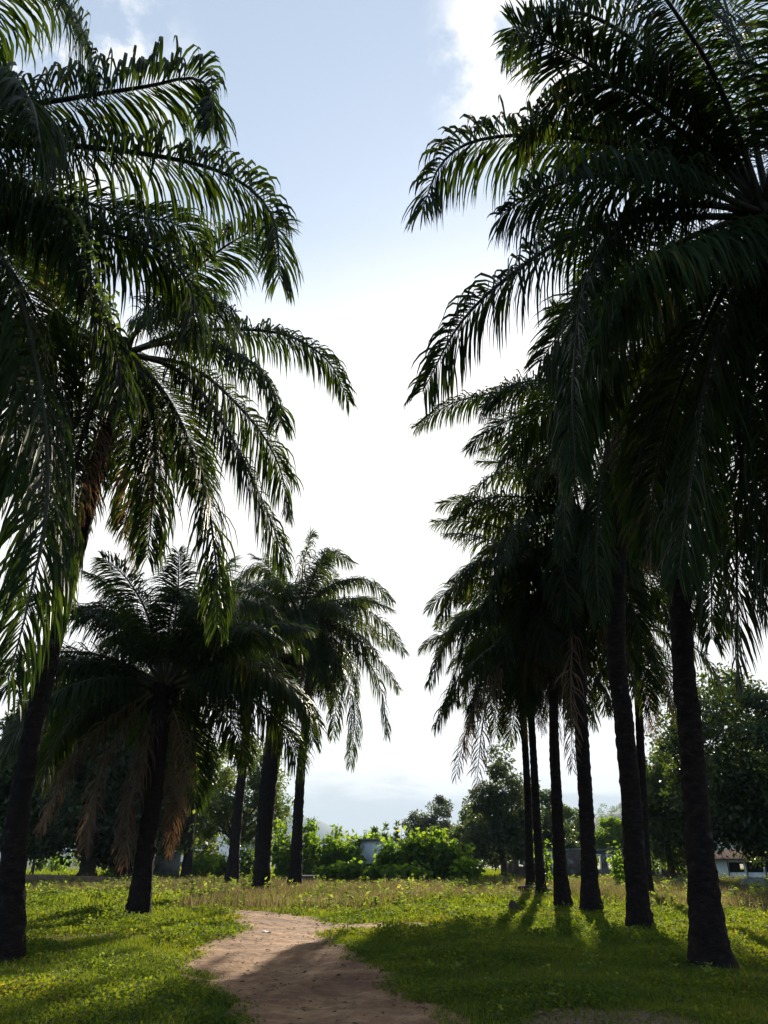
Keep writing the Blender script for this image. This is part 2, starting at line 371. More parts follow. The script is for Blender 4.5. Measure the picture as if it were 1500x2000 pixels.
# ------------------------------------------------------------------ palms
def trunk_mesh(P, rad, seed, sides=20, stub_from=.86):
    rng = np.random.RandomState(seed)
    H = P[-1, 2] - P[0, 2]; n = max(40, int(H * 9))
    C, _ = smoothcurve(P, n); rr = np.interp(C[:, 2], P[:, 2], rad)
    th = np.arange(sides) * 2 * math.pi / sides
    z = C[:, 2][:, None]
    # old leaf-base scars: a diamond relief running round the stem
    ph = z * 9.5; k = 6
    rel = np.abs(np.sin(th[None] * k / 2 + ph)) * np.abs(np.sin(th[None] * k / 2 - ph))
    bulge = 1 + .10 * rel + rng.normal(0, .05, (n, sides))
    foot = np.clip(1 - (z - z[0]) / .5, 0, 1) ** 2
    bulge += foot * (.08 + .20 * rng.uniform(size=(1, sides)) * rng.uniform(.6, 1, (n, sides)))
    bulge /= 1.06
    V = C[:, None] + (rr[:, None] * bulge)[..., None] * np.stack([np.cos(th), np.sin(th), 0 * th], 1)[None]
    m = MB()
    i = np.arange(n - 1)[:, None] * sides; j = np.arange(sides)[None]; kk = (j + 1) % sides
    m.add(V.reshape(-1, 3), np.stack([i + j, i + kk, i + sides + kk, i + sides + j], -1).reshape(-1, 4))
    top = np.concatenate([V[-1], C[-1:] + [[0, 0, .3]]]); m.add(top, [[a, (a + 1) % sides, sides] for a in range(sides)])
    # stubs of cut leaf stalks below the crown
    for q in range(46):
        f = stub_from + (1 - stub_from) * rng.uniform() ** .7; idx = min(n - 1, int(f * (n - 1))); a = q * 2.4
        dr = np.array([math.cos(a), math.sin(a), .0]); b = C[idx] + dr * rr[idx] * .8
        e = b + dr * rng.uniform(.12, .28) + np.array([0, 0, rng.uniform(.15, .4)])
        m.tube([b, (b + e) / 2 + dr * .03, e], [.09, .07, .05], 5)
    return m.mesh('trunk', M['palm_trunk'])

def palm(label, trace, crown_px, traced=(), n_fill=30, n_dry=5, seed=1, L=5.4, det=0, ztop=None, e_lo=-40, leaf=1.0, skip=None, base=None, D=None, group='oil palms lining the dirt path', e_hi=78, lw=1.0):
    rng = np.random.RandomState(seed)
    if base is None: base = ground_pt(trace[0][0], trace[0][1])
    D = D or base[1]
    pts, rad = [], []
    for (px, py, w) in trace:
        q = at_depth(px, py, D) if py > -900 else None
        t = np.linalg.norm(q - EYE) ; tt = D / ray(px, py)[1]
        pts.append(q); rad.append(w * .84 / 2 / FPX * tt)
    Ct = at_depth(*crown_px, D); pts.append(Ct); rad.append(rad[-1] * .92)
    rad[0] *= 1.12
    pts = np.array(pts); pts[0, 2] = -.12
    off = np.array([base[0], base[1], 0.0])
    r = thing('palm_tree', label, 'palm tree', off, group)
    obj('trunk', trunk_mesh(pts - off, np.array(rad), seed), r)
    C = Ct - off; rt = rad[-1]
    taken = []
    for k, fr in enumerate(traced):
        path = fr[1]; opt = fr[2] if len(fr) > 2 else {}
        best = None
        for dl in range(-84, 85, 3):     # the vertical plane the frond hangs in: near the wanted heading, with a natural length
            az = R(fr[0] + dl)
            hd = np.array([math.cos(az), math.sin(az), 0.0]); nn = np.array([-hd[1], hd[0], 0.0])
            P3 = [Ct + hd * rt * .6]; bad = False
            for (px, py) in path:
                d = ray(px, py); tt = ((Ct - EYE) @ nn) / (d @ nn); q = EYE + d * tt
                if tt <= 0 or np.linalg.norm(q - Ct) > 9: bad = True; break
                P3.append(q)
            if bad: continue
            P3 = np.array(P3); ln = np.linalg.norm(np.diff(P3, axis=0), axis=1).sum()
            cost = abs(ln - opt.get('len', L * 1.04)) + .02 * abs(dl)
            if best is None or cost < best[0]: best = (cost, P3, nn, dl)
        hdx = path[-1][0] - crown_px[0]
        if best is None: print('NO PLANE', label[:30], k); continue
        P3, LL = smoothcurve(best[1], 26); nn = best[2]
        print('traced %s #%d len %.2f dl %d' % (label[:30], k, LL, best[3]))
        dry = opt.get('dry', False)
        n = 215 if det else 140
        if dry: n = int(n * .6)
        fm = frond_data(P3 - off, nn, opt.get('leaf', leaf) * (.8 if dry else 1), n, (.040 if det else .052) * (.85 if dry else 1) * lw, seed * 100 + k, opt.get('droop', 2.5 if not dry else 1.6), 5, .15, 28, .12 if not dry else .3, .055, twist=opt.get('tw', (1.0 if k % 2 else .8) if hdx < 0 else -.9))
        o = add_frond('dry_frond' if dry else 'frond', frond_meshes(fm, dry, det), r)
        if dry: o['label'] = 'withered brown frond hanging down'
        taken.append(fr[0] % 360)
    ga = rng.uniform(0, 360)
    for q in range(n_fill):
        f = (q + .5) / n_fill
        az = (ga + q * 137.508) % 360
        if skip and any(a0 <= az <= a1 and f > fm_ for (a0, a1, fm_) in skip): continue
        e0 = e_hi + (e_lo - e_hi) * f ** .85 + rng.uniform(-7, 7)
        K = 48 + 42 * min(1, f * 1.3)
        if e0 - K < -96: K = e0 + 96
        e0 = round(e0 / 12) * 12; K = round(K / 12) * 12
        me = template(e0, K, False, det, rng.randint(3))
        sc = L / 5.0 * (.78 + .25 * min(1, f * 2.5)) * rng.uniform(.92, 1.06)
        o = add_frond('frond', me, r, C + np.array([math.cos(R(az)), math.sin(R(az)), 0]) * rt * .5 + np.array([0, 0, .25 * (1 - f)]), (rng.uniform(-.18, .18), rng.uniform(-.06, .06), R(az)))
        o.scale = (sc,) * 3
    for q in range(n_dry):
        az = ga + 40 + q * 360 / max(1, n_dry) + rng.uniform(-15, 15)
        me = template(*((-48, 42), (-60, 30), (-74, 14))[q % 3], True, det, q % 2)
        o = add_frond('dry_frond', me, r, C + np.array([math.cos(R(az)), math.sin(R(az)), 0]) * rt * .8 - np.array([0, 0, .35]), (0, 0, R(az)))
        sc = L / 5.0 * rng.uniform(.7, .9); o.scale = (sc * .8, sc * .8, sc)
        o['label'] = 'withered brown frond hanging down'
    return r, C + off

# --- left row
L0 = np.array([-7.0, 8.0, 0.0])
palm('tall oil palm whose fronds reach in from the upper left edge', [(-640, 2080, 110), (-400, 1000, 75)], (-210, 340), [
    (-12, [(0, 222), (150, 190), (290, 168), (370, 152), (408, 175), (416, 245)]),
    (-4, [(0, 283), (200, 290), (390, 322), (490, 370), (538, 440), (545, 545)]),
    (-38, [(-60, 60), (40, -40), (120, 0), (165, 70), (190, 165)]),
    (-22, [(0, 385), (90, 430), (170, 540), (225, 680), (240, 800)]),
    (14, [(20, 385), (180, 445), (310, 490), (375, 570), (372, 660)]),
    (-48, [(-70, 410), (30, 560), (82, 780), (92, 980), (55, 1180), (15, 1330)]),
    (-30, [(-60, 250), (20, 180), (60, 200), (80, 290)]),
    (20, [(-30, 330), (120, 380), (250, 420), (350, 440), (400, 500)]),
    (-35, [(-90, 420), (10, 620), (30, 800), (25, 960)]),
], 24, 3, 11, 5.2, 1, base=L0, D=8.0, skip=[(0, 75, .0), (275, 360, .0)])
palm('oil palm with the trunk at the left edge of the photo', [(8, 1882, 92), (24, 1700, 60), (40, 1560, 48), (66, 1420, 44), (92, 1300, 44), (122, 1180, 42), (168, 1000, 38)], (240, 690), [
    (0, [(340, 655), (450, 643), (560, 655), (640, 705), (682, 785)], {'leaf': .8}),
    (-30, [(330, 670), (430, 680), (500, 715), (535, 770), (548, 830)]),
    (-15, [(340, 720), (420, 800), (490, 930), (530, 1020), (560, 1110)]),
    (-55, [(290, 760), (302, 880), (298, 980), (288, 1090)]),
    (-8, [(320, 770), (390, 920), (420, 1080), (425, 1225)]),
    (25, [(380, 720), (490, 820), (545, 910), (562, 1000)]),
    (-40, [(275, 640), (330, 620), (400, 590), (460, 610)]),
    (195, [(170, 720), (90, 850), (50, 1020), (30, 1180)]),
    (215, [(190, 760), (150, 900), (130, 1060), (110, 1220)]),
    (-70, [(250, 780), (265, 920), (240, 1040)]),
    (180, [(150, 640), (60, 650), (-20, 740)]),
], 16, 4, 12, 5.2, 1, skip=[(0, 60, .3), (235, 360, .4)])
palm('short young oil palm with a sunlit frond tip and brown hanging fronds', [(268, 1792, 60), (276, 1730, 50), (284, 1660, 44), (296, 1580, 44), (308, 1450, 46)], (322, 1345), [
    (0, [(380, 1240), (450, 1175), (530, 1195), (590, 1275)]),
    (-20, [(420, 1330), (520, 1330), (590, 1375), (612, 1450)]),
    (180, [(290, 1240), (225, 1185), (150, 1205)]),
    (185, [(240, 1300), (150, 1290), (70, 1350)]),
    (190, [(230, 1380), (150, 1400), (90, 1470)]),
    (10, [(400, 1300), (470, 1250), (540, 1260)]),
    (-60, [(330, 1220), (350, 1150), (370, 1180)]),
    (200, [(240, 1420), (190, 1530), (165, 1660)], {'dry': True}),
    (190, [(220, 1400), (130, 1500), (80, 1620)], {'dry': True}),
    (215, [(290, 1450), (255, 1560), (245, 1690)], {'dry': True}),
], 32, 3, 13, 5.6, 1, e_lo=0, e_hi=84, skip=[(225, 315, .35)])
palm('oil palm with the thickest trunk of the middle left group', [(508, 1752, 46), (512, 1690, 38), (518, 1600, 39), (530, 1480, 40), (545, 1380, 38)], (582, 1205), [
    (0, [(645, 1145), (715, 1132), (766, 1175)]),
    (5, [(680, 1180), (745, 1212), (790, 1275)]),
    (-10, [(660, 1225), (730, 1275), (778, 1345)]),
    (-20, [(640, 1260), (690, 1370), (684, 1495)]),
    (10, [(670, 1245), (735, 1320), (758, 1440)]),
    (-40, [(625, 1260), (655, 1350), (650, 1440)]),
    (20, [(610, 1130), (640, 1080), (690, 1100)]),
    (0, [(590, 1120), (605, 1050), (612, 1045)]),
    (180, [(540, 1130), (490, 1110), (440, 1170)]),
], 30, 5, 14, 5.0, 0)
palm('slim oil palm standing to the right of the thick left trunk', [(573, 1744, 38), (578, 1690, 29), (582, 1600, 24), (588, 1500, 21), (596, 1420, 19)], (610, 1235), [], 28, 4, 15, 4.8, 0)
palm('oil palm to the left of the thick trunk, with a sunlit right edge', [(452, 1734, 34), (458, 1660, 25), (466, 1570, 22), (476, 1480, 20)], (500, 1215), [
    (180, [(455, 1150), (420, 1130), (380, 1190)]),], 28, 6, 16, 4.8, 0)
palm('slender oil palm with a climbing vine on its trunk', [(362, 1727, 28), (368, 1660, 19), (374, 1560, 17), (380, 1460, 15)], (392, 1300), [], 24, 5, 17, 4.6, 0)
palm('oil palm half hidden behind the short young palm', [(246, 1724, 26), (250, 1660, 20), (256, 1560, 18)], (272, 1400), [], 24, 6, 18, 4.4, 0)
# --- right row
RA = np.array([6.3, 9.0, 0.0])
palm('tall oil palm whose dark crown fills the upper right corner', [(1900, 2200, 110), (1700, 1200, 75), (1560, 700, 60)], (1500, 425), [
    (228, [(1400, 240), (1270, 105), (1150, 30), (1060, 40), (985, 105)], {'leaf': .85}),
    (190, [(1380, 335), (1250, 290), (1060, 265), (930, 275), (862, 320), (825, 410)]),
    (222, [(1400, 290), (1270, 185), (1140, 170), (1060, 215), (1010, 290)]),
    (192, [(1330, 425), (1140, 450), (1000, 535), (900, 630), (825, 765)]),
    (218, [(1380, 400), (1240, 420), (1150, 540), (1120, 740), (1125, 930)]),
    (238, [(1410, 180), (1330, 40), (1240, -80)]),
    (225, [(1440, 560), (1385, 720), (1350, 930), (1325, 1130)]),
    (250, [(1485, 560), (1465, 760), (1440, 1020), (1442, 1330)]),
    (205, [(1370, 370), (1200, 340), (1060, 370), (980, 420)]),
    (250, [(1470, 250), (1440, 90), (1390, -80)]),
    (200, [(1380, 480), (1250, 560), (1150, 700)]),
    (170, [(1400, 480), (1290, 510), (1180, 600)]),
    (262, [(1500, 620), (1500, 900), (1495, 1200)]),
], 20, 0, 21, 5.4, 1, base=RA, D=9.0, skip=[(150, 255, .3)])
palm('oil palm with the nearest trunk on the right', [(1390, 1884, 102), (1382, 1820, 84), (1374, 1740, 70), (1362, 1600, 58), (1346, 1400, 54), (1334, 1280, 50)], (1305, 700), [
    (195, [(1220, 700), (1140, 790), (1100, 930)]),
    (-50, [(1350, 800), (1385, 1000), (1390, 1250)]),
    (-20, [(1400, 730), (1480, 850), (1510, 1050)]),
    (185, [(1240, 640), (1150, 640), (1060, 720)]),
], 10, 2, 22, 5.3, 1, skip=[(150, 345, .4), (345, 360, .5), (0, 60, .5)])
palm('oil palm second nearest in the right row, frond level to the left', [(1250, 1816, 64), (1246, 1760, 54), (1240, 1680, 49), (1232, 1550, 46), (1218, 1400, 44), (1203, 1230, 42)], (1214, 800), [
    (182, [(1140, 765), (1010, 762), (890, 785), (812, 835)], {'leaf': .85}),
    (200, [(1150, 850), (1110, 950), (1100, 1080)]),
    (215, [(1180, 900), (1165, 1050), (1170, 1210)]),
    (-20, [(1290, 850), (1350, 980), (1370, 1130)]),
    (180, [(1130, 790), (1060, 830), (1010, 900)]),
], 18, 3, 23, 5.2, 1, skip=[(140, 330, .5)])
palm('oil palm in the right row with a skirt of dry brown fronds', [(1156, 1788, 54), (1152, 1730, 43), (1149, 1660, 36), (1146, 1600, 34), (1137, 1450, 32), (1130, 1300, 31)], (1135, 1020), [
    (180, [(1085, 900), (1020, 855), (945, 880)]),
    (190, [(1060, 950), (970, 925), (890, 1000)]),
    (200, [(1120, 1180), (1115, 1350), (1118, 1500)], {'dry': True}),
    (-30, [(1165, 1200), (1180, 1350), (1170, 1520)], {'dry': True}),
    (230, [(1130, 1200), (1128, 1400), (1135, 1580)], {'dry': True}),
], 32, 12, 24, 5.3, 0)
palm('oil palm in the right row with a pale grey upper trunk', [(1100, 1777, 46), (1097, 1730, 36), (1093, 1680, 30), (1087, 1550, 25), (1082, 1430, 22)], (1080, 1150), [
    (180, [(1010, 1050), (930, 1020), (850, 1022)]),
    (190, [(1000, 1020), (920, 980), (860, 985)]),
    (175, [(1000, 1100), (910, 1115), (858, 1210)]),
    (185, [(990, 1180), (890, 1220), (838, 1335)]),
    (195, [(990, 1240), (900, 1320), (850, 1420)]),
    (205, [(980, 1280), (920, 1400), (890, 1515)], {'dry': True}),
    (200, [(1010, 1260), (950, 1380), (930, 1540)], {'dry': True}),
], 31, 12, 25, 5.2, 0)
palm('slim oil palm third from the left end of the right row', [(1060, 1758, 34), (1056, 1720, 24), (1051, 1650, 19), (1043, 1500, 17)], (1030, 1260), [
    (180, [(960, 1240), (900, 1290), (870, 1390)]),
    (190, [(970, 1280), (930, 1360), (910, 1470)], {'dry': True}),
], 27, 12, 26, 5.0, 0)
palm('oil palm at the left end of the right row, behind the others', [(1037, 1749, 24), (1035, 1690, 19), (1032, 1600, 17), (1028, 1500, 16)], (1012, 1235), [
    (180, [(950, 1190), (890, 1210), (850, 1290)]),
], 25, 12, 27, 5.0, 0)
palm('oil palm mostly hidden behind the second nearest right trunk', [(1268, 1764, 26), (1264, 1700, 21), (1258, 1600, 20)], (1240, 1230), [
    (-10, [(1290, 1230), (1330, 1330), (1345, 1440)]),], 16, 6, 28, 5.0, 0)
print('templates', len(TEMPL))

# ------------------------------------------------------------------ broadleaf trees, bushes
def at_x(px, D): return at_depth(px, YH, D)[0]
def z_at(py, D):
    r = ray(750, py); return CH + D * r[2] / r[1]
def leaf_quads(C, N_, U_, ln, wd, fold=.12):
    """pointed leaves: 6 verts, two folded halves. C base points, N_ normals, U_ long directions"""
    S = nrm(np.cross(U_, N_)); ln = ln[:, None]; wd = wd[:, None]
    a = C; e = C + U_ * ln - N_ * ln * .12
    m1 = C + U_ * ln * .42
    l = m1 + S * wd * .5 + N_ * wd * fold; r = m1 - S * wd * .5 + N_ * wd * fold
    V = np.stack([a, l, e, r], 1)
    b = np.arange(len(C))[:, None] * 4
    return V.reshape(-1, 3), np.concatenate([b, b + 1, b + 2, b + 3], 1)
def leafcloud(centers, radii, per, size, rng, hang=.35, flat=.8):
    n = len(centers) * per
    c = np.repeat(centers, per, 0); r = np.repeat(radii, per)
    dv = nrm(rng.normal(size=(n, 3))); rad = r * rng.uniform(.15, 1, n) ** .45
    P = c + dv * rad[:, None] * np.array([1, 1, flat])
    Nn = nrm(dv * .6 + rng.normal(0, .6, (n, 3)) + np.array([0, 0, .5]))
    U = rng.normal(size=(n, 3)) + dv * .6; U[:, 2] -= hang; U = nrm(U - Nn * (U * Nn).sum(1, keepdims=True))
    ln = size * rng.uniform(.7, 1.3, n)
    return leaf_quads(P, Nn, U, ln, ln * rng.uniform(.38, .55, n))
def tree(name, label, px, D, trunk_h, trunk_r, ells, nclump, per, size, mat, seed, group=None, clump_r=(.5, 1.1), lean=0., hang=.35):
    """ells: list of (dx, dz, rx, ry, rz) around the trunk top"""
    rng = np.random.RandomState(seed)
    r = thing(name, label, 'tree', (at_x(px, D), D, 0), group)
    cs = []
    nclump = int(nclump * 1.7); vol = np.array([e[2] * e[3] * e[4] for e in ells]); vol = vol / vol.sum()
    for k in range(nclump):
        e = ells[rng.choice(len(ells), p=vol)]
        d = nrm(rng.normal(size=3)) * rng.uniform(.25, 1) ** .5
        cs.append([e[0] + d[0] * e[2], d[1] * e[3] + (e[5] if len(e) > 5 else 0), trunk_h + e[1] + d[2] * e[4]])
    cs = np.array(cs); cr = rng.uniform(*clump_r, nclump)
    V, Q = leafcloud(cs, cr, int(per * 1.8), size * 1.12, rng, hang)
    obj('crown', mk_mesh('crown', V, Q, mat, smooth=False), r)
    m = MB(); top = np.array([lean, 0, trunk_h])
    P, _ = smoothcurve([[0, 0, -.15], [lean * .2 + .05, .03, trunk_h * .35], [lean * .6, 0, trunk_h * .7], top], 14)
    rr = trunk_r * np.interp(np.linspace(0, 1, 14), [0, .06, .15, 1], [1.75, 1.25, 1.0, .72])
    m.tube(P, rr * (1 + rng.uniform(-.06, .06, 14)), 12)
    for k in rng.choice(nclump, min(nclump, 14), replace=False):
        e = cs[k]; b = P[rng.randint(9, 14)]
        mid = (b * .5 + e * .5) + rng.normal(0, .25, 3) + np.array([0, 0, .3])
        B, _ = smoothcurve([b, mid, e], 7); m.tube(B, np.linspace(trunk_r * .42, .025, 7), 6)
    for q in range(5):   # root flare
        a = q * 1.26 + rng.uniform(-.3, .3); d = np.array([math.cos(a), math.sin(a), 0])
        m.tube([d * trunk_r * .8 + [0, 0, .55], d * trunk_r * 1.5 + [0, 0, .15], d * trunk_r * 2.5 + [0, 0, -.1]], [trunk_r * .45, trunk_r * .33, trunk_r * .15], 6)
    obj('trunk', m.mesh('trunk', M['bark']), r)
    return r
MNG = 'broadleaf trees behind the palms'
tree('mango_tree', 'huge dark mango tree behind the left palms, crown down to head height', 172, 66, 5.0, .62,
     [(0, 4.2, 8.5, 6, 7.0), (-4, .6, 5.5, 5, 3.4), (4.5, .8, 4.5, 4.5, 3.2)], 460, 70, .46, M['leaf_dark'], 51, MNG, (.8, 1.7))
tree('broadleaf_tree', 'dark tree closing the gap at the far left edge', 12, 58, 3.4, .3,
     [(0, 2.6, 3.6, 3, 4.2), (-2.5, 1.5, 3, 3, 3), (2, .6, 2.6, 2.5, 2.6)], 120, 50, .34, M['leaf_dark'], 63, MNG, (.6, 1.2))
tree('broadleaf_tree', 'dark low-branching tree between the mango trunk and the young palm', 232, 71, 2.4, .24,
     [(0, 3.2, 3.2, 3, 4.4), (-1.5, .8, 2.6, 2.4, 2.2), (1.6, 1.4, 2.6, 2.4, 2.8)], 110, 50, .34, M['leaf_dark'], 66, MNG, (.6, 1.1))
tree('broadleaf_tree', 'leafy tree with light showing through, behind the vine-covered palm', 455, 78, 4.0, .35,
     [(0, 3.8, 4.6, 4, 5.0), (2.6, 1.2, 3.0, 3, 3.6), (-3, 1, 3, 3, 4)], 150, 50, .30, M['leaf_mid'], 52, MNG, (.6, 1.2))
tree('broadleaf_tree', 'greyish round-topped tree far off above the white wall', 842, 128, 4.6, .3,
     [(-1.6, 1.6, 2.6, 2.5, 2.6), (1.8, 3.0, 1.9, 2, 3.4), (.2, .8, 3.6, 2.5, 2.2), (2.8, .4, 2, 2, 2)], 95, 46, .34, M['leaf_olive'], 53, MNG, (.5, 1.0))
tree('broadleaf_tree', 'dense grey-green tree standing just left of the right palm row', 982, 68, 2.9, .26,
     [(.4, 3.8, 1.5, 1.5, 4.0), (-1.1, 1.8, 1.5, 1.5, 2.6), (1.3, 1.6, 1.5, 1.5, 2.8), (-.3, .2, 2.6, 2.2, 1.7)], 96, 52, .30, M['leaf_olive'], 54, MNG, (.5, .95))
tree('broadleaf_tree', 'loose yellowish tree joining the shrubs to the grey-green tree', 926, 76, 2.2, .18,
     [(0, 1.8, 1.6, 1.6, 2.6), (-1.2, .4, 1.6, 1.6, 1.6), (1.4, 1.0, 1.5, 1.4, 2.2)], 64, 46, .28, M['leaf_mid'], 64, MNG, (.4, .8))
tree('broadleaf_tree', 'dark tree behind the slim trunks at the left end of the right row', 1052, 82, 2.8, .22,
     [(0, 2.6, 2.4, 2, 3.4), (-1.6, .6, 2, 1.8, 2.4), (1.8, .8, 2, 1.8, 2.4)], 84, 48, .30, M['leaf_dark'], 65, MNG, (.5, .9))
tree('broadleaf_tree', 'sunlit green tree between the two nearest right trunks', 1308, 60, 3.0, .26,
     [(.2, 2.8, 2.4, 2.4, 3.6), (.5, .2, 2.4, 2.2, 2.3), (1.6, 3.4, 2.0, 2, 2.6)], 130, 52, .28, M['leaf_mid'], 55, MNG, (.5, 1.0))
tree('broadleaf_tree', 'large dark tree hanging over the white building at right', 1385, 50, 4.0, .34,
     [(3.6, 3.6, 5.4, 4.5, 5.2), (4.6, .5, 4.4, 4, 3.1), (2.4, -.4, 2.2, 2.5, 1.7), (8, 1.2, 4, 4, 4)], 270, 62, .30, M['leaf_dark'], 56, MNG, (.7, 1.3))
tree('broadleaf_tree', 'pale yellow-green tree below the far hill', 1204, 98, 2.4, .18,
     [(0, 1.6, 2.1, 2, 2.3), (-1.9, .6, 1.8, 1.6, 1.7), (1.3, .9, 1.5, 1.5, 2)], 80, 46, .28, M['leaf_big'], 57, MNG, (.4, .8))
tree('broadleaf_tree', 'green tree seen between two right palm trunks above the ruin', 1112, 92, 2.8, .2,
     [(0, 1.8, 2.4, 2, 2.8), (-1.5, .5, 1.8, 1.6, 2)], 80, 46, .28, M['leaf_mid'], 58, MNG, (.4, .8))
tree('broadleaf_tree', 'thin-stemmed tree under the left edge of the mango crown', 66, 80, 3.2, .17,
     [(0, 3.0, 4.5, 3, 3.4), (-4, 2.4, 4, 3, 3.0)], 110, 46, .34, M['leaf_dark'], 59, MNG, (.7, 1.3))
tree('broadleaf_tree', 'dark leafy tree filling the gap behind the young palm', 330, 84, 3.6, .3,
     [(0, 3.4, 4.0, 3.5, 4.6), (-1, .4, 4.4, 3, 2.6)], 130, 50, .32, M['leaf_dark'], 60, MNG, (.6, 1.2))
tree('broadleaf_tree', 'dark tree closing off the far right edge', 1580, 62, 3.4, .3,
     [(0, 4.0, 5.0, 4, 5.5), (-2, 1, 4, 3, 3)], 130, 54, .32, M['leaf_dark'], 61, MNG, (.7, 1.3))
SL = 'slender tree tips beyond the white wall'
for k, (px, py, lb) in enumerate(((733, 1596, 'leftmost and tallest of the slender tree tips beyond the wall'), (752, 1604, 'second from left of the slender tree tips beyond the wall'), (765, 1606, 'third from left of the slender tree tips beyond the wall'), (775, 1600, 'rightmost of the slender tree tips, beside the grey tree'))):
    D = 120; h = z_at(py, D)
    tree('slender_tree', lb, px, D, h * .45, .09, [(0, h * .0, .42, .3, h * .28), (0, h * .32, .14, .14, h * .22)], 13, 7, .62, M['leaf_mid'], 70 + k, SL, (.08, .25), hang=-1.6)

def bush(name, label, px, D, h, rad, seed, mat, group, nst=9, size=.30, per=26, cat='bush'):
    """big-leaved shrub: upright stems carrying large drooping leaves"""
    rng = np.random.RandomState(seed)
    r = thing(name, label, cat, (at_x(px, D), D, 0), group)
    m = MB(); VV, QQ, n0 = [], [], 0
    for s in range(nst):
        a = rng.uniform(0, 6.28); rr = rad * rng.uniform(.0, 1) ** .6
        hh = h * rng.uniform(.62, 1.04) * (1 - .15 * (rr / rad) ** 2)
        b = np.array([math.cos(a) * rr * .45, math.sin(a) * rr * .35, -.05]); t = np.array([math.cos(a) * rr, math.sin(a) * rr * .7, hh])
        P, _ = smoothcurve([b, b * .6 + t * .4 + rng.normal(0, .1, 3), t], 9); m.tube(P, np.linspace(.032, .012, 9), 5)
        f = rng.uniform(.10, 1, per) ** .75; ix = f * 8; i0 = np.clip(ix.astype(int), 0, 7); ff = (ix - i0)[:, None]
        C = P[i0] * (1 - ff) + P[i0 + 1] * ff
        az = rng.uniform(0, 6.28, per); el = rng.normal(-.45, .45, per)
        U = np.stack([np.cos(az) * np.cos(el), np.sin(az) * np.cos(el), np.sin(el)], 1)
        C = C + U * rng.uniform(.05, .28, per)[:, None]
        Nn = nrm(np.array([0, 0, .8]) + rng.normal(0, .6, (per, 3))); U = nrm(U - Nn * (U * Nn).sum(1, keepdims=True))
        ln = size * rng.uniform(.65, 1.3, per) * (1.05 - .25 * f)
        S = nrm(np.cross(U, Nn)); wd = ln * rng.uniform(.6, .8, per)
        L_, W_ = ln[:, None], wd[:, None]
        V = np.stack([C, C + U * L_ * .28 + S * W_ * .46 + Nn * W_ * .10, C + U * L_ * .68 + S * W_ * .34 + Nn * W_ * .03 - Nn * L_ * .08, C + U * L_ - Nn * L_ * .25,
                      C + U * L_ * .68 - S * W_ * .34 + Nn * W_ * .03 - Nn * L_ * .08, C + U * L_ * .28 - S * W_ * .46 + Nn * W_ * .10, C + U * L_ * .62 - Nn * L_ * .10], 1)
        base = n0 + np.arange(per)[:, None] * 7
        for q in ((0, 1, 2, 6), (0, 6, 4, 5), (6, 2, 3, 4)): QQ.append(base + np.array(q)[None])
        VV.append(V.reshape(-1, 3)); n0 += per * 7
    obj('stems', m.mesh('stems', M['wood']), r)
    obj('foliage', mk_mesh('foliage', np.concatenate(VV), np.concatenate(QQ), mat), r)
    return r
BG = 'large-leaved shrubs along the far edge of the grass'
for k, (px, ytop, D, rad, nst, lb) in enumerate((
    (392, 1668, 66, 1.1, 9, 'large-leaved shrub just right of the vine-covered palm trunk'),
    (430, 1662, 68, 1.3, 11, 'large-leaved shrub left of the reddish slim palm trunk'),
    (484, 1648, 68, 1.3, 11, 'large-leaved shrub in the gap left of the thick palm trunk'),
    (548, 1606, 64, 1.3, 14, 'large-leaved shrub in the gap right of the thick palm trunk'),
    (603, 1592, 62, .9, 10, 'tall narrow large-leaved shrub right of the slim palm'),
    (628, 1626, 60, 1.4, 16, 'dark-based large-leaved shrub between slim palm and white wall'),
    (662, 1610, 61, 1.4, 18, 'bright yellow-green shrub left of the white wall'),
    (694, 1612, 64, 1.0, 10, 'large-leaved shrub rising behind the left end of the white wall'),
    (578, 1634, 63, 1.2, 14, 'large-leaved shrub directly behind the slim left palm'),
    (678, 1632, 59.5, 1.1, 14, 'yellow-green shrub hiding the shaded side of the white wall'),
    (645, 1630, 63, 1.3, 14, 'darker shrub behind the bright one left of the white wall'),
    (730, 1622, 66, 1.2, 12, 'large-leaved shrub showing above the white wall'),
    (766, 1640, 57.5, 1.2, 18, 'large-leaved shrub covering the right half of the white wall'),
    (806, 1622, 58, 1.6, 24, 'broad shrub right of the white wall'),
    (850, 1618, 58, 1.7, 26, 'tallest broad shrub in the middle of the view'),
    (884, 1636, 57, 1.3, 20, 'rounded shrub at the right end of the leafy bank'),
    (912, 1680, 55, 1.0, 14, 'low shrub trailing off right of the leafy bank'),
    (740, 1690, 56, .9, 12, 'low dark shrub at the foot of the white wall'),
    (650, 1690, 57, 1.3, 14, 'low dark shrub beside the stone bench'),
    (690, 1684, 57, 1.0, 12, 'low dark shrub left of the foot of the white wall'),
    (800, 1690, 55, 1.4, 16, 'low dark shrub below the broad shrubs'))):
    bush('shrub', lb, px, D, z_at(ytop - 6, D), rad, 100 + k, M['leaf_big'], BG, int(nst * 1.3), .44, 36)
bush('sapling', 'bright green sapling against the ruin, left of the second right trunk', 1206, 52, z_at(1642, 52), .55, 131, M['leaf_big'], None, 7, .34, 24, 'sapling')
bush('sapling', 'yellow-green sapling peeping between two slim right trunks', 1062, 52, z_at(1606, 52), .7, 132, M['leaf_big'], None, 6, .32, 20, 'sapling')
bush('shrub', 'small shrub in the far gap under the mango crown', 84, 110, 2.4, 1.2, 133, M['leaf_big'], None, 10, .4, 26)
bush('shrub', 'rounder shrub in the far gap beside the mango trunk', 112, 108, 2.5, 1.6, 134, M['leaf_big'], None, 14, .4, 28)
bush('shrub', 'pale leafy shrub right of the mango trunk', 226, 74, 2.2, 1.3, 135, M['leaf_big'], None, 12, .38, 28)
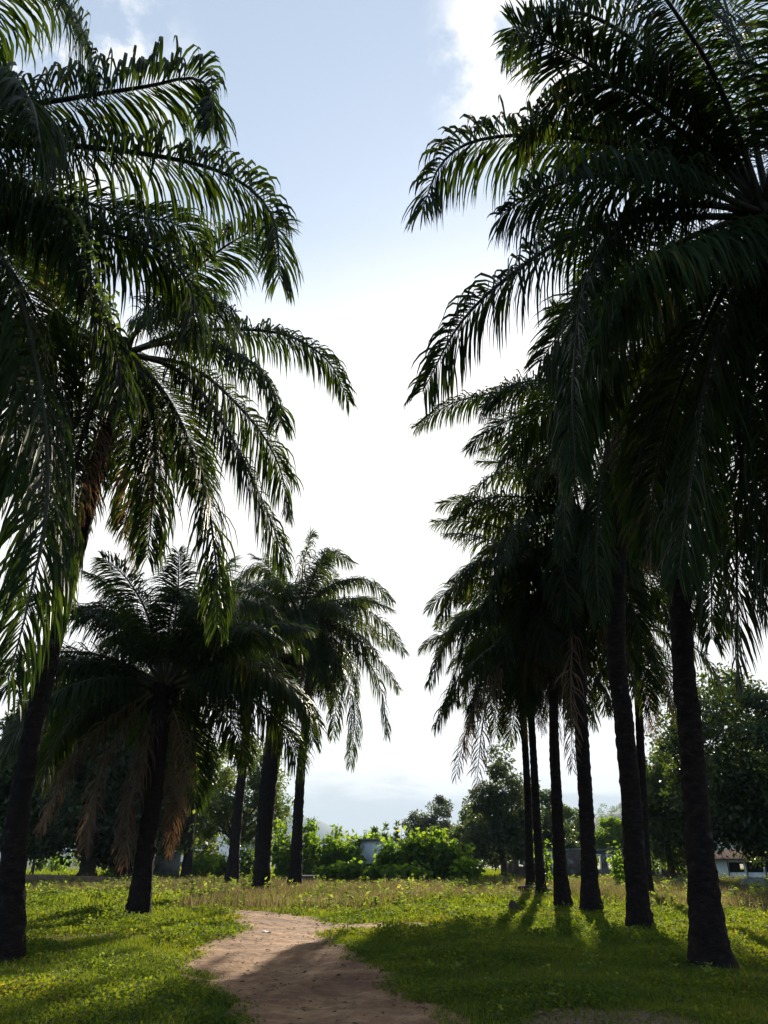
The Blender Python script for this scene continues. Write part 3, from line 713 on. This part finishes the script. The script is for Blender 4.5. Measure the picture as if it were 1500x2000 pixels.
for k, (px, D, h, lb) in enumerate(((1430, 57, .26, 'low sunlit bush before the white building, beside the trunk'), (1462, 58, .28, 'low sunlit bush before the middle of the white building'), (1494, 57, .26, 'low sunlit bush at the far right edge'))):
    bush('bush', lb, px, D, h, 1.0, 140 + k, M['leaf_big'], 'low bushes before the white building', 16, .17, 20)

# climbing vine on the slender palm, and one over the fronds at left
def vine(label, pts, D, seed, n, size, mt='vine'):
    rng = np.random.RandomState(seed)
    P = np.array([at_depth(px, py, D) for px, py in pts]); off = P[-1].copy(); C, _ = smoothcurve(P - off, 40)
    r = thing('climbing_vine', label, 'vine', off)
    m = MB(); m.tube(C + rng.normal(0, .01, C.shape), .018, 5); obj('stem', m.mesh('stem', M['vine']), r)
    f = rng.uniform(0, 1, n) ** 1.3; B = C[(f * 39).astype(int)] + rng.normal(0, size * .9, (n, 3))
    Nn = nrm(rng.normal(0, .6, (n, 3)) + [0, -.5, .5]); U = rng.normal(0, 1, (n, 3)) + [0, 0, -.6]; U = nrm(U - Nn * (U * Nn).sum(1, keepdims=True))
    ln = size * rng.uniform(.6, 1.3, n); V, Q = leaf_quads(B, Nn, U, ln, ln * .7)
    obj('leaves', mk_mesh('leaves', V, Q, M[mt], smooth=False), r)
M['vine2'] = leafmat('vine_leaf', [(0, (.03, .055, .015)), (1, (.075, .10, .022))], (2.2, 2.2, 1.0), .4, .6, .2)
Dv = ground_pt(362, 1727)[1]
vine('thin leafy vine climbing the slender palm trunk at left', [(378, 1668), (379, 1640), (384, 1580), (390, 1520), (398, 1420)], Dv - .5, 61, 46, .42)
vine('light green vine trailing over the fronds at upper left', [(215, 620), (190, 540), (172, 470), (150, 420), (110, 400)], 6.6, 62, 110, .085, 'vine2')

# ------------------------------------------------------------------ buildings
def wall_with_openings(m, x0, x1, y, th, z0, z1, ops, mat=0):
    """wall along x, ops: list of (xa, xb, za, zb) sorted by xa"""
    x = x0
    for (a, b, za, zb) in ops:
        if a > x: m.box([(x + a) / 2, y, (z0 + z1) / 2], [a - x, th, z1 - z0], mat)
        if za > z0: m.box([(a + b) / 2, y, (z0 + za) / 2], [b - a, th, za - z0], mat)
        if zb < z1: m.box([(a + b) / 2, y, (zb + z1) / 2], [b - a, th, z1 - zb], mat)
        x = b
    if x < x1: m.box([(x + x1) / 2, y, (z0 + z1) / 2], [x1 - x, th, z1 - z0], mat)
# overgrown white-washed hut
D = 61.0; xl, xr = at_x(703, D), at_x(838, D); H = z_at(1643, D)
r = thing('concrete_hut', 'white-washed flat-roofed wall half buried in large-leaved shrubs', 'building', ((xl + xr) / 2, D + 2, 0))
w = xr - xl; m = MB()
m.box([0, -1.9, H / 2], [w, .2, H]); m.box([-w / 2 + .1, .1, H / 2], [.2, 3.79, H]); m.box([w / 2 - .1, .1, H / 2], [.2, 3.79, H]); m.box([0, 2.1, H / 2], [w, .2, H])
obj('wall', m.mesh('wall', M['plaster'], False), r)
m = MB(); m.box([0, .1, H + .09], [w + .5, 4.6, .16]); obj('roof', m.mesh('roof', M['old_concrete'], False), r)
m = MB(); m.box([-w / 2 - .06, -1.95, H / 2], [.13, .3, H]); m.box([-w / 2 + .55, -2.005, 1.22], [1.0, .02, .22], 0, 0, .03, np.random.RandomState(4)); obj('corner_post', m.mesh('corner_post', M['dark_trim'], False), r)
m = MB(); m.box([-w / 2 - .62, -1.8, H / 2 - .2], [1.0, .18, H - .4]); obj('shaded_side_wall', m.mesh('shaded_side_wall', M['old_concrete'], False), r)  # hut's side wall in shade; the shade is put in as darker concrete colour
# roofless ruin behind the right row
D = 72.0; xl, xr = at_x(1000, D), at_x(1338, D); H = z_at(1658, D)
r = thing('ruined_house', 'roofless brown ruin with empty windows behind the right palm trunks', 'building', ((xl + xr) / 2, D + 3, 0))
w = xr - xl; fx = lambda px: at_x(px, D) - (xl + xr) / 2
ops = [(fx(1013), fx(1022), z_at(1692, D), z_at(1668, D)), (fx(1067), fx(1077), .3, z_at(1665, D)), (fx(1164), fx(1172), z_at(1698, D), z_at(1671, D)), (fx(1187), fx(1195), z_at(1698, D), z_at(1671, D)), (fx(1279), fx(1287), .5, z_at(1680, D))]
m = MB(); wall_with_openings(m, -w / 2, w / 2, -2.9, .22, 0, H - .2, ops)
wall_with_openings(m, -w / 2, w / 2, 2.9, .22, 0, H - .3, [(-w / 2 + .6, -w / 2 + 2.2, .6, 2.0), (-2.6, -1.2, 0, 2.0), (.2, 3.0, .7, 2.0), (4.2, 5.6, .0, 2.0)])
m.box([-w / 2 + .11, 0, H / 2 - .2], [.22, 5.57, H - .4]); m.box([w / 2 - .11, 0, H / 2 - .4], [.22, 5.57, H - .8])
obj('wall', m.mesh('wall', M['mud_brick'], False), r)
m = MB(); rng = np.random.RandomState(9)
for k in range(9):
    a = -w / 2 + w * k / 9; m.box([a + w / 18, -2.9, H - .1 + rng.uniform(-.03, .05)], [w / 9 - .02, .3, .19], 0, 0, .03, rng)
obj('ring_beam', m.mesh('ring_beam', M['old_concrete'], False), r)
for (a, b, za, zb) in ops:
    m = MB(); m.box([a - .04, -2.93, (za + zb) / 2], [.09, .26, zb - za]); m.box([b + .04, -2.93, (za + zb) / 2], [.09, .26, zb - za]); m.box([(a + b) / 2, -2.93, zb + .05], [b - a + .3, .26, .1])
    obj('window_frame', m.mesh('window_frame', M['white_wall'], False), r)
# white school building at the right edge
D = 88.0; xl, xr = at_x(1396, D), at_x(1640, D); cxm = (xl + xr) / 2; w = xr - xl; fx = lambda px: at_x(px, D) - cxm
r = thing('white_building', 'long white building with a tin roof and open windows at right', 'building', (cxm, D + 4, -.35))
zz = lambda py: z_at(py, D) + .35
ops = [(fx(1422), fx(1452), zz(1704), zz(1684)), (fx(1457), fx(1489), zz(1704), zz(1684)), (fx(1493), fx(1522), zz(1704), zz(1684)), (fx(1530), fx(1560), zz(1704), zz(1684))]
Hh = zz(1679); m = MB()
wall_with_openings(m, -w / 2, w / 2, -3.9, .2, 0, Hh, ops)
m.box([-w / 2 + .1, 0, Hh / 2], [.2, 7.59, Hh]); m.box([w / 2 - .1, 0, Hh / 2], [.2, 7.59, Hh])
obj('wall', m.mesh('wall', M['white_wall'], False), r)
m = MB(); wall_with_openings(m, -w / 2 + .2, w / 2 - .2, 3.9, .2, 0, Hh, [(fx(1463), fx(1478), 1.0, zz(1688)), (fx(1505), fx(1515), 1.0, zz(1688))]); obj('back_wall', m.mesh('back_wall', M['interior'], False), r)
m = MB(); e = .7; zr = zz(1660)
Vr = [[-w / 2 - e, -4.6 - e, Hh], [w / 2 + e, -4.6 - e, Hh], [w / 2 + e, 4.6, Hh], [-w / 2 - e, 4.6, Hh], [-w / 2 + 3.2, -.2, zr], [w / 2 - 3.2, -.2, zr]]
Vr += [[a, b, c + .1] for a, b, c in Vr]
m.add(Vr[6:], [[0, 1, 5, 4], [2, 3, 4, 5]]); m.add(Vr[6:], [[1, 2, 5], [3, 0, 4]])
m.add(Vr[:4] + Vr[6:10], [[0, 1, 5, 4], [1, 2, 6, 5], [2, 3, 7, 6], [3, 0, 4, 7], [3, 2, 1, 0]])
obj('roof', m.mesh('roof', M['tin_roof'], False), r)
for px in (1413, 1448, 1484, 1525, 1570, 1610):
    m = MB(); m.tube([[fx(px), -4.9, 0], [fx(px) + .04, -4.9, Hh * .5], [fx(px), -4.9, Hh]], .07, 8); obj('post', m.mesh('post', M['wood']), r)
# pale wall glimpsed behind the young palm
D = 74.0; xl, xr = at_x(292, D), at_x(352, D); r = thing('plaster_wall', 'stained pale wall behind the hanging fronds of the young palm', 'wall', ((xl + xr) / 2, D, 0))
m = MB(); m.box([0, 0, 1.05], [xr - xl, .2, 2.1]); m.box([0, 0, 2.16], [xr - xl + .1, .28, .1])
obj('wall_panel', m.mesh('wall_panel', M['old_concrete'], False), r)

# ------------------------------------------------------------------ small things on the grass
def lump(name, label, cat, px, py, d, mat, seed, sink=.0, sub=3, rough=.14, group=None):
    rng = np.random.RandomState(seed); p = ground_pt(px, py)
    import bmesh
    bm = bmesh.new(); bmesh.ops.create_icosphere(bm, subdivisions=sub, radius=.5)
    fr = rng.uniform(2, 6, (5, 3)); ph = rng.uniform(0, 6, 5)
    for v in bm.verts:
        c = np.array(v.co); k = 1 + rough * sum(math.sin(fr[i] @ c * 2 + ph[i]) for i in range(5)) / 2
        v.co = (c[0] * d[0] * k, c[1] * d[1] * k, max(0, (c[2] + .35)) * d[2] * k - .04)
    me = bpy.data.meshes.new(name); bm.to_mesh(me); bm.free(); me.materials.append(mat)
    for pl in me.polygons: pl.use_smooth = True
    o = obj(name, me, None, (p[0], p[1], float(hz(p[0], p[1])) - sink)); tag(o, label, cat, group); return o
p = ground_pt(602, 1735)
r = thing('stone_bench', 'low grey stone bench beside the slim left palm', 'bench', (p[0], p[1], float(hz(p[0], p[1]))))
m = MB(); m.box([0, 0, .62], [1.1, .5, .10], 0, 0, .015, np.random.RandomState(1)); obj('seat', m.mesh('seat', M['old_concrete'], False), r)
for s in (-1, 1): m = MB(); m.box([s * .36, 0, .26], [.18, .38, .60], 0, 0, .012, np.random.RandomState(2)); obj('leg', m.mesh('leg', M['old_concrete'], False), r)
for px, py, d, lb in ((1474, 1742, (1.25, .6, .75), 'grey concrete block at the right edge before the white building'), (1338, 1736, (1.0, .6, .55), 'low pale concrete block left of the nearest right trunk')):
    p = ground_pt(px, py); m = MB(); m.box([0, 0, d[2] / 2 - .04], d, 0, .2, .05, np.random.RandomState(int(px))); m.box([.1, .02, d[2] - .02], [d[0] * .7, d[1] * .6, .08], 0, .2, .02, np.random.RandomState(3))
    tag(obj('concrete_block', m.mesh('concrete_block', M['old_concrete'], False), None, (p[0], p[1], float(hz(p[0], p[1])))), lb, 'concrete block', 'concrete blocks in the grass')
lump('tree_stump', 'small dark stump in the dry grass left of the right row', 'stump', 1002, 1779, (.30, .26, .42), M['bark'], 5, 0, 3, .25)
lump('stone', 'small white stone at the foot of the leafy bank', 'stone', 799, 1726, (.55, .4, .45), M['paper'], 6)
lump('earth_bank', 'long low bank of brown earth at the foot of the mango tree', 'earth bank', 118, 1732, (8.6, 1.2, .85), M['red_soil'], 7, 0, 4, .1)
p0, p1 = ground_pt(1014, 1751), ground_pt(1084, 1755)
P, _ = smoothcurve([[p0[0], p0[1], .28], [(p0[0] + p1[0]) / 2, p0[1] - .1, .33], [p1[0], p1[1], .26]], 10); off = (P[0] + P[-1]) / 2; off[2] = 0
m = MB(); m.tube(P - off, .16 * np.array([1, 1.05, 1, .95, 1, 1.1, 1, .9, .95, .9]), 9); m.tube([P[3] - off, P[3] - off + [-.2, -.1, -.36]], [.07, .05], 6); m.tube([P[7] - off, P[7] - off + [.2, -.1, -.36]], [.07, .05], 6)
tag(obj('fallen_log', m.mesh('fallen_log', M['bark']), None, off), 'dark fallen log lying behind the slim right trunks', 'log')
def scrap(label, px, py, s, seed):
    rng = np.random.RandomState(seed); p = ground_pt(px, py); n = 5; th = np.linspace(-1, 1, n)
    X, Y = np.meshgrid(th * s, th * s * .6); Z = .03 + .35 * s * np.abs(rng.normal(0, .5, X.shape)); X = X + rng.normal(0, s * .1, X.shape)
    V = np.stack([X, Y, Z], -1).reshape(-1, 3); a = (np.arange(n - 1)[:, None] * n + np.arange(n - 1)).ravel(); Q = np.stack([a, a + 1, a + n + 1, a + n], 1)
    V2 = V - [0, 0, .006]; o = obj('paper_scrap', mk_mesh('paper_scrap', np.concatenate([V, V2]), np.concatenate([Q, Q[:, ::-1] + n * n]), M['paper'], smooth=False), None, (p[0], p[1], float(hz(p[0], p[1])) + .02))
    tag(o, label, 'litter', 'scraps of pale litter')
scrap('crumpled pale scrap lying in the middle of the dirt path', 522, 1827, .10, 1)
scrap('crumpled pale scrap in the grass left of the young palm', 218, 1783, .12, 2)

# ------------------------------------------------------------------ hills
def hill(name, label, prof, y0, depth, seed, amp):
    rng = np.random.RandomState(seed); px_, pz = np.array(prof).T
    X = np.linspace(px_[0], px_[-1], 120); Yn = np.linspace(-1, 1, 30)
    H = np.interp(X, px_, pz); k = np.ones(9) / 9; H = np.convolve(np.pad(H, 4, 'edge'), k, 'valid')
    H = H + amp * (np.sin(X * .05 + 1) + .6 * np.sin(X * .13) + .4 * rng.normal(size=120)) * (H > 3)
    Z = H[None] * np.cos(Yn * math.pi / 2)[:, None] ** 1.2 - 3
    GX, GY = np.meshgrid(X, y0 + Yn * depth)
    V = np.stack([GX, GY, Z], -1).reshape(-1, 3); n = 120
    a = (np.arange(29)[:, None] * n + np.arange(n - 1)).ravel()
    o = obj(name, mk_mesh(name, V, np.stack([a, a + 1, a + n + 1, a + n], 1), M['hill'])); tag(o, label, 'hill', kind='structure'); return X, H
hill('hill', 'long pale blue hill on the horizon at left', [(x * 3.56, z * 3.56) for x, z in ((-1300, 60), (-900, 95), (-500, 106), (-300, 94), (-123, 70), (-49, 40), (20, 14), (90, 0))], 4800, 700, 1, 3.0)
X, H = hill('hill', 'small wooded hill on the horizon behind the right palms', [(x * 2.9, z * 2.9) for x, z in ((95, 0), (118, 17), (131, 25), (146, 31), (165, 35), (220, 24), (290, 6), (330, 0))], 1508, 200, 2, 1.5)
rng = np.random.RandomState(8); cs, cr = [], []
for k in range(260):
    x = rng.uniform(300, 860); yy = rng.uniform(-1, .25); h = np.interp(x, X, H) * math.cos(yy * math.pi / 2) ** 1.2 - 3; t = rng.uniform(7, 17)
    for q in range(5): cs.append([x + rng.normal(0, 3.4), 1508 + yy * 200 + rng.normal(0, 3.4), h + t * rng.uniform(.2, 1.0)]); cr.append(rng.uniform(2.6, 4.6))
V, Q = leafcloud(np.array(cs), np.array(cr), 22, 2.4, rng)
o = obj('far_wood', mk_mesh('far_wood', V, Q, M['leaf_mid'], smooth=False)); tag(o, 'wood covering the small hill on the horizon', 'wood', kind='stuff')
cs, cr = [], []
for k in range(200):
    x = rng.uniform(-340, 330); y = rng.uniform(200, 330)
    if -75 < x * 250 / y < 45 and rng.uniform() < .8: continue
    t = rng.uniform(2.5, 5.5)
    for q in range(7): cs.append([x + rng.normal(0, 2), y + rng.normal(0, 2), t * rng.uniform(.15, 1)]); cr.append(rng.uniform(1.0, 2.0))
V, Q = leafcloud(np.array(cs), np.array(cr), 24, .8, rng)
o = obj('far_thicket', mk_mesh('far_thicket', V, Q, M['leaf_mid'], smooth=False)); tag(o, 'distant thicket closing the view along the horizon', 'thicket', kind='stuff')

# ------------------------------------------------------------------ grass, herbs and tall dry grass
def grow_mask(x, y, rng, jit=.10):
    xx = x + rng.normal(0, jit, x.shape) * np.clip(y / 16, .6, 3); yy = y + rng.normal(0, jit * 1.6, x.shape) * np.clip(y / 16, .6, 3)
    xx = xx + .16 * np.sin(yy * 2.3 + 1.1 * np.sin(xx * 3.7)) + .09 * np.sin(yy * 6.1 + xx * 4.2); yy = yy + .20 * np.sin(xx * 2.9) + .1 * np.sin(xx * 7.7 + yy)
    ok = ~inside(PP, xx, yy)
    for b in BARE[:2]: ok &= ~(inside(b, xx, yy) & (rng.uniform(size=x.shape) < .78))
    ok &= ~(inside(BARE[2], xx, yy) & False)
    return ok
def field(d0, d1, dens, rng, side=.62):
    n = int(dens * side * 2 * (d1 ** 2 - d0 ** 2) / 2)
    y = np.sqrt(rng.uniform(d0 ** 2, d1 ** 2, n)); x = rng.uniform(-1, 1, n) * side * y
    return x, y
def patch(x, y, s, ph):
    return .5 + .25 * (np.sin(x * s + 1.3 * np.sin(y * s * .7 + ph)) + np.sin(y * s * 1.2 + ph + 1.1 * np.sin(x * s * .8)))
def herbs(name, label, d0, d1, dens, size, hgt, seed, mat):
    rng = np.random.RandomState(seed); x, y = field(d0, d1, dens, rng)
    pt = patch(x, y, 1.4, 2.0) * .6 + patch(x, y, 4.1, .5) * .4
    k = grow_mask(x, y, rng) & (rng.uniform(size=x.shape) < .10 + 1.35 * (pt - .15)); x, y, pt = x[k], y[k], pt[k]; n = len(x)
    z = hz(x, y) + hgt * (.05 + 1.5 * pt ** 1.6) * rng.uniform(.0, 1, n) ** .8
    az = rng.uniform(0, 6.28, n); el = rng.normal(.25, .5, n)
    U = np.stack([np.cos(az) * np.cos(el), np.sin(az) * np.cos(el), np.sin(el)], 1)
    Nn = nrm(rng.normal(0, .55, (n, 3)) + [0, 0, 1]); Nn = nrm(Nn - U * (U * Nn).sum(1, keepdims=True))
    ln = size * rng.uniform(.6, 1.5, n); V, Q = leaf_quads(np.stack([x, y, z], 1), Nn, U, ln, ln * rng.uniform(.45, .75, n))
    o = obj(name, mk_mesh(name, V, Q, mat, smooth=False)); return tag(o, label, 'grass', kind='stuff')
def blades(name, label, d0, d1, dens, h, w, seed, mat, lo=-1, hi=9, side=.62, jit=.1, fn=None):
    rng = np.random.RandomState(seed); x, y = field(d0, d1, dens, rng, side)
    pt = patch(x, y, .9, 1.0) * .55 + patch(x, y, 2.7, 3.) * .45
    k = grow_mask(x, y, rng, jit) & (pt > lo) & (pt < hi)
    if fn is not None: k &= fn(x, y, rng)
    x, y, pt = x[k], y[k], pt[k]; n = len(x)
    az = rng.uniform(0, 6.28, n); hh = h * rng.uniform(.45, 1.25, n) * (.6 + .7 * pt); ww = w * rng.uniform(.7, 1.3, n)
    D_ = np.stack([np.cos(az), np.sin(az), 0 * az], 1); a2 = rng.uniform(0, 6.28, n); S = np.stack([np.cos(a2), np.sin(a2), 0 * az], 1)
    b = np.stack([x, y, hz(x, y) - .01], 1); ln = rng.uniform(.05, .45, n)[:, None]
    m1 = b + D_ * (hh[:, None] * ln * .35) + np.array([0, 0, 1]) * (hh * .6)[:, None]
    t = b + D_ * (hh[:, None] * ln) + np.array([0, 0, 1]) * hh[:, None]
    W_ = ww[:, None] * .5
    V = np.stack([b - S * W_, b + S * W_, m1 + S * W_ * .8, m1 - S * W_ * .8, t + S * W_ * .15, t - S * W_ * .15], 1)
    i0 = np.arange(n)[:, None] * 6
    Q = np.concatenate([i0 + np.array([[0, 1, 2, 3]]), i0 + np.array([[3, 2, 4, 5]])])
    o = obj(name, mk_mesh(name, V.reshape(-1, 3), Q, mat, smooth=False)); return tag(o, label, 'grass', kind='stuff')
herbs('ground_herbs', 'low leafy ground cover in the foreground', 8, 17, 1700, .042, .15, 201, M['herb'])
herbs('ground_herbs', 'low leafy ground cover around the near palm trunks', 17, 30, 600, .068, .20, 202, M['herb'])
herbs('ground_herbs', 'low leafy ground cover in the middle distance', 30, 60, 120, .13, .26, 203, M['herb'])
blades('short_grass', 'short green grass in the foreground', 8, 18, 1000, .11, .008, 211, M['herb'])
blades('short_grass', 'short green grass around the near palm trunks', 18, 32, 330, .14, .016, 212, M['herb'])
far = lambda x, y, rng: (y > 31 + 3 * np.sin(x * .35) + rng.normal(0, 1.2, x.shape)) & ~((x < -7) & (y < 40))
blades('dry_grass', 'tall brownish seeding grass beyond the path', 26, 62, 105, .44, .022, 213, M['tall_grass'], .30, 9, .62, .15, far)
blades('green_grass', 'yellow-green grass on the field beyond the path', 30, 66, 70, .32, .035, 214, M['herb'], -1, .75)
blades('field_grass', 'far sunlit grass behind the shrubs', 62, 140, 9, .45, .14, 215, M['herb'], -1, 9, .62, .1, lambda x, y, rng: ~((x > 19) & (y < 92)))
def weeds(name, label, d0, d1, n, seed, fn=None, sc=1.0):
    rng = np.random.RandomState(seed); x, y = field(d0, d1, 3, rng); x, y = x[:n * 3], y[:n * 3]
    idx = rng.permutation(len(x))[:n]; x, y = x[idx], y[idx]
    k = grow_mask(x, y, rng, .2)
    if fn is not None: k &= fn(x, y, rng)
    x, y = x[k], y[k]; per = 16; n = len(x)
    h = rng.uniform(.25, .75, n) * sc; f = rng.uniform(.15, 1, (n, per))
    az = rng.uniform(0, 6.28, (n, per)); el = rng.normal(.25, .35, (n, per))
    P = np.stack([np.repeat(x[:, None], per, 1) + rng.normal(0, .05, (n, per)), np.repeat(y[:, None], per, 1) + rng.normal(0, .05, (n, per)), hz(x, y)[:, None] + f * h[:, None]], -1).reshape(-1, 3)
    az, el = az.ravel(), el.ravel(); U = np.stack([np.cos(az) * np.cos(el), np.sin(az) * np.cos(el), np.sin(el)], 1)
    Nn = nrm(rng.normal(0, .4, (n * per, 3)) + [0, 0, 1]); Nn = nrm(Nn - U * (U * Nn).sum(1, keepdims=True))
    ln = rng.uniform(.10, .24, n * per) * sc; V, Q = leaf_quads(P, Nn, U, ln, ln * .5)
    o = obj(name, mk_mesh(name, V, Q, M['weed'], smooth=False)); return tag(o, label, 'weeds', kind='stuff')
def litter(name, label, seed, n, d0, d1, onpath):
    rng = np.random.RandomState(seed); x, y = field(d0, d1, n, rng, .5)
    k = inside(PP, x, y); k = k if onpath else ~k; x, y = x[k], y[k]; n = len(x)
    az = rng.uniform(0, 6.28, n); U = np.stack([np.cos(az), np.sin(az), rng.normal(.1, .25, n)], 1); U = nrm(U)
    Nn = nrm(rng.normal(0, .35, (n, 3)) + [0, 0, 1]); Nn = nrm(Nn - U * (U * Nn).sum(1, keepdims=True))
    ln = rng.uniform(.03, .16, n) * rng.uniform(.5, 1, n); V, Q = leaf_quads(np.stack([x, y, hz(x, y) + (.045 if onpath else .09)], 1), Nn, U, ln, np.maximum(.012, ln * rng.uniform(.1, .5, n)))
    o = obj(name, mk_mesh(name, V, Q, M['litter'], smooth=False)); tag(o, label, 'litter', kind='stuff')
M['litter'] = leafmat('litter', [(0, (.035, .022, .013)), (.6, (.11, .07, .04)), (1, (.24, .17, .10))], (1.2, 1.1, 1.0), .2, .8, .1)
litter('leaf_litter', 'dry leaf bits and crumbs lying on the dirt path', 231, 13, 8.5, 30, True)
blades('dry_blades', 'scattered dry straw blades in the short grass', 8.5, 30, 60, .13, .009, 233, M['tall_grass'], .5, 9)
litter('leaf_litter', 'dry leaf bits lying in the grass', 232, 5, 8.5, 34, False)
weeds('weeds', 'leafy light green weeds among the dry grass', 29, 62, 2600, 221, lambda x, y, rng: patch(x, y, .5, 4.) + rng.normal(0, .15, x.shape) > .42)
weeds('weeds', 'few leafy weeds standing up from the foreground turf', 9, 17, 140, 223, lambda x, y, rng: patch(x, y, .8, 2.) > .5, .36)
weeds('weeds', 'scattered taller weeds near the palm trunks', 16, 32, 420, 222, lambda x, y, rng: rng.uniform(size=x.shape) < .5 * (y > 22) + .1, .6)

# ------------------------------------------------------------------ light, sky, haze
SUN_AZ, SUN_EL = R(12.5), R(21)         # azimuth measured from +Y towards +X
ld = bpy.data.lights.new('sun', 'SUN'); ld.energy = 5.0; ld.angle = R(.5); ld.color = (1.0, .90, .72)
sun = bpy.data.objects.new('sun', ld); COL.objects.link(sun)
sun.rotation_euler = (math.pi / 2 - SUN_EL, 0, math.pi - SUN_AZ); sun.location = (10, 40, 40)
w = bpy.data.worlds.new('World'); scene.world = w; w.use_nodes = True
nt = w.node_tree; N, L = nt.nodes, nt.links; N.clear()
sky = N.new('ShaderNodeTexSky'); sky.sky_type = 'NISHITA'; sky.sun_disc = False
sky.sun_elevation = SUN_EL; sky.sun_rotation = SUN_AZ; sky.dust_density = 1.2; sky.air_density = 1.0; sky.ozone_density = 1.2
tc = N.new('ShaderNodeTexCoord')
def math_(op, a, b=None, c=None):
    n = N.new('ShaderNodeMath'); n.operation = op
    for k, v in enumerate((a, b, c)):
        if v is None: continue
        if isinstance(v, (int, float)): n.inputs[k].default_value = v
        else: L.new(v, n.inputs[k])
    return n.outputs[0]
def mrange(v, a, b, c=0., d=1., smooth=True):
    n = N.new('ShaderNodeMapRange'); n.interpolation_type = 'SMOOTHSTEP' if smooth else 'LINEAR'
    L.new(v, n.inputs['Value']); n.inputs['From Min'].default_value = a; n.inputs['From Max'].default_value = b; n.inputs['To Min'].default_value = c; n.inputs['To Max'].default_value = d
    return n.outputs[0]
def dot(vec):
    n = N.new('ShaderNodeVectorMath'); n.operation = 'DOT_PRODUCT'; L.new(tc.outputs['Generated'], n.inputs[0]); v = np.array(vec, float); n.inputs[1].default_value = tuple(v / np.linalg.norm(v)); return n.outputs['Value']
def noise(scale, det, rgh, st):
    mp = N.new('ShaderNodeMapping'); mp.inputs['Scale'].default_value = st; L.new(tc.outputs['Generated'], mp.inputs['Vector'])
    n = N.new('ShaderNodeTexNoise'); n.inputs['Scale'].default_value = scale; n.inputs['Detail'].default_value = det; n.inputs['Roughness'].default_value = rgh
    L.new(mp.outputs[0], n.inputs['Vector']); return n.outputs['Fac']
sep = N.new('ShaderNodeSeparateXYZ'); L.new(tc.outputs['Generated'], sep.inputs[0]); el = sep.outputs['Z']
sunv = (math.sin(SUN_AZ) * math.cos(SUN_EL), math.cos(SUN_AZ) * math.cos(SUN_EL), math.sin(SUN_EL))
n1 = noise(2.2, 5, .55, (1, 1, 1.6)); n2 = noise(7, 8, .62, (1, 1, 1.3)); n3 = noise(5, 6, .6, (1, 1, 5))
# bright thin cloud veil low in the sky, towards the sun
vel = math_('ADD', el, math_('MULTIPLY', math_('SUBTRACT', n1, .5), .12))
veil = mrange(vel, .70, .49)
veil = math_('MULTIPLY', veil, mrange(dot((sunv[0], sunv[1], .25)), -.1, .75))
# torn white cloud high on the right
c1 = ray(1015, 110)
cl = math_('MULTIPLY', mrange(dot(c1), .9925, .9992), mrange(n2, .41, .58))
cl = math_('MAXIMUM', cl, math_('MULTIPLY', mrange(dot(ray(110, 165)), .985, .998), mrange(n2, .46, .62)))
# grey layered cloud just above the hills
low = math_('MULTIPLY', mrange(math_('ADD', el, math_('MULTIPLY', math_('SUBTRACT', n3, .5), .17)), .10, .055), .62)
pale = N.new('ShaderNodeMix'); pale.data_type = 'RGBA'; pale.inputs['Factor'].default_value = .5
L.new(sky.outputs[0], pale.inputs['A']); pale.inputs['B'].default_value = (2.4, 2.75, 3.05, 1)
L.new(mrange(dot((sunv[0], sunv[1], .45)), -.25, .6, .0, .52), pale.inputs['Factor'])
bg1 = N.new('ShaderNodeBackground'); L.new(pale.outputs['Result'], bg1.inputs['Color']); bg1.inputs['Strength'].default_value = .098
bg2 = N.new('ShaderNodeBackground'); bg2.inputs['Color'].default_value = (1.0, .985, .97, 1); bg2.inputs['Strength'].default_value = .46
bg3 = N.new('ShaderNodeBackground'); bg3.inputs['Color'].default_value = (.68, .74, .79, 1); bg3.inputs['Strength'].default_value = .29
def mixsh(f, a, b):
    n = N.new('ShaderNodeMixShader'); L.new(f, n.inputs[0]); L.new(a, n.inputs[1]); L.new(b, n.inputs[2]); return n.outputs[0]
s = mixsh(veil, bg1.outputs[0], bg2.outputs[0]); s = mixsh(cl, s, bg2.outputs[0]); s = mixsh(low, s, bg3.outputs[0])
ow = N.new('ShaderNodeOutputWorld'); L.new(s, ow.inputs['Surface'])

m, nt2, N2, L2 = newmat('haze_air')
pv = N2.new('ShaderNodeVolumePrincipled'); pv.inputs['Color'].default_value = (.47, .60, .76, 1); pv.inputs['Density'].default_value = .00015; pv.inputs['Anisotropy'].default_value = 0.0
o2 = N2.new('ShaderNodeOutputMaterial'); L2.new(pv.outputs[0], o2.inputs['Volume'])
mb = MB(); mb.box([0, 0, 200], [13600, 13600, 406]); hb = obj('haze', mb.mesh('haze', m, False)); tag(hb, 'thin pale haze filling the air over the plantation', 'haze', kind='stuff')

# ------------------------------------------------------------------ render settings
vs = scene.view_settings; vs.view_transform = 'Standard'; vs.look = 'None'; vs.gamma = 1; vs.exposure = 1.52
scene.display_settings.display_device = 'sRGB'
cy = scene.cycles; cy.use_denoising = True; cy.denoiser = 'OPENIMAGEDENOISE'; cy.denoising_input_passes = 'RGB_ALBEDO_NORMAL'
cy.max_bounces = 6; cy.diffuse_bounces = 3; cy.glossy_bounces = 2; cy.transmission_bounces = 4; cy.volume_bounces = 0; cy.transparent_max_bounces = 8
cy.sample_clamp_indirect = 4
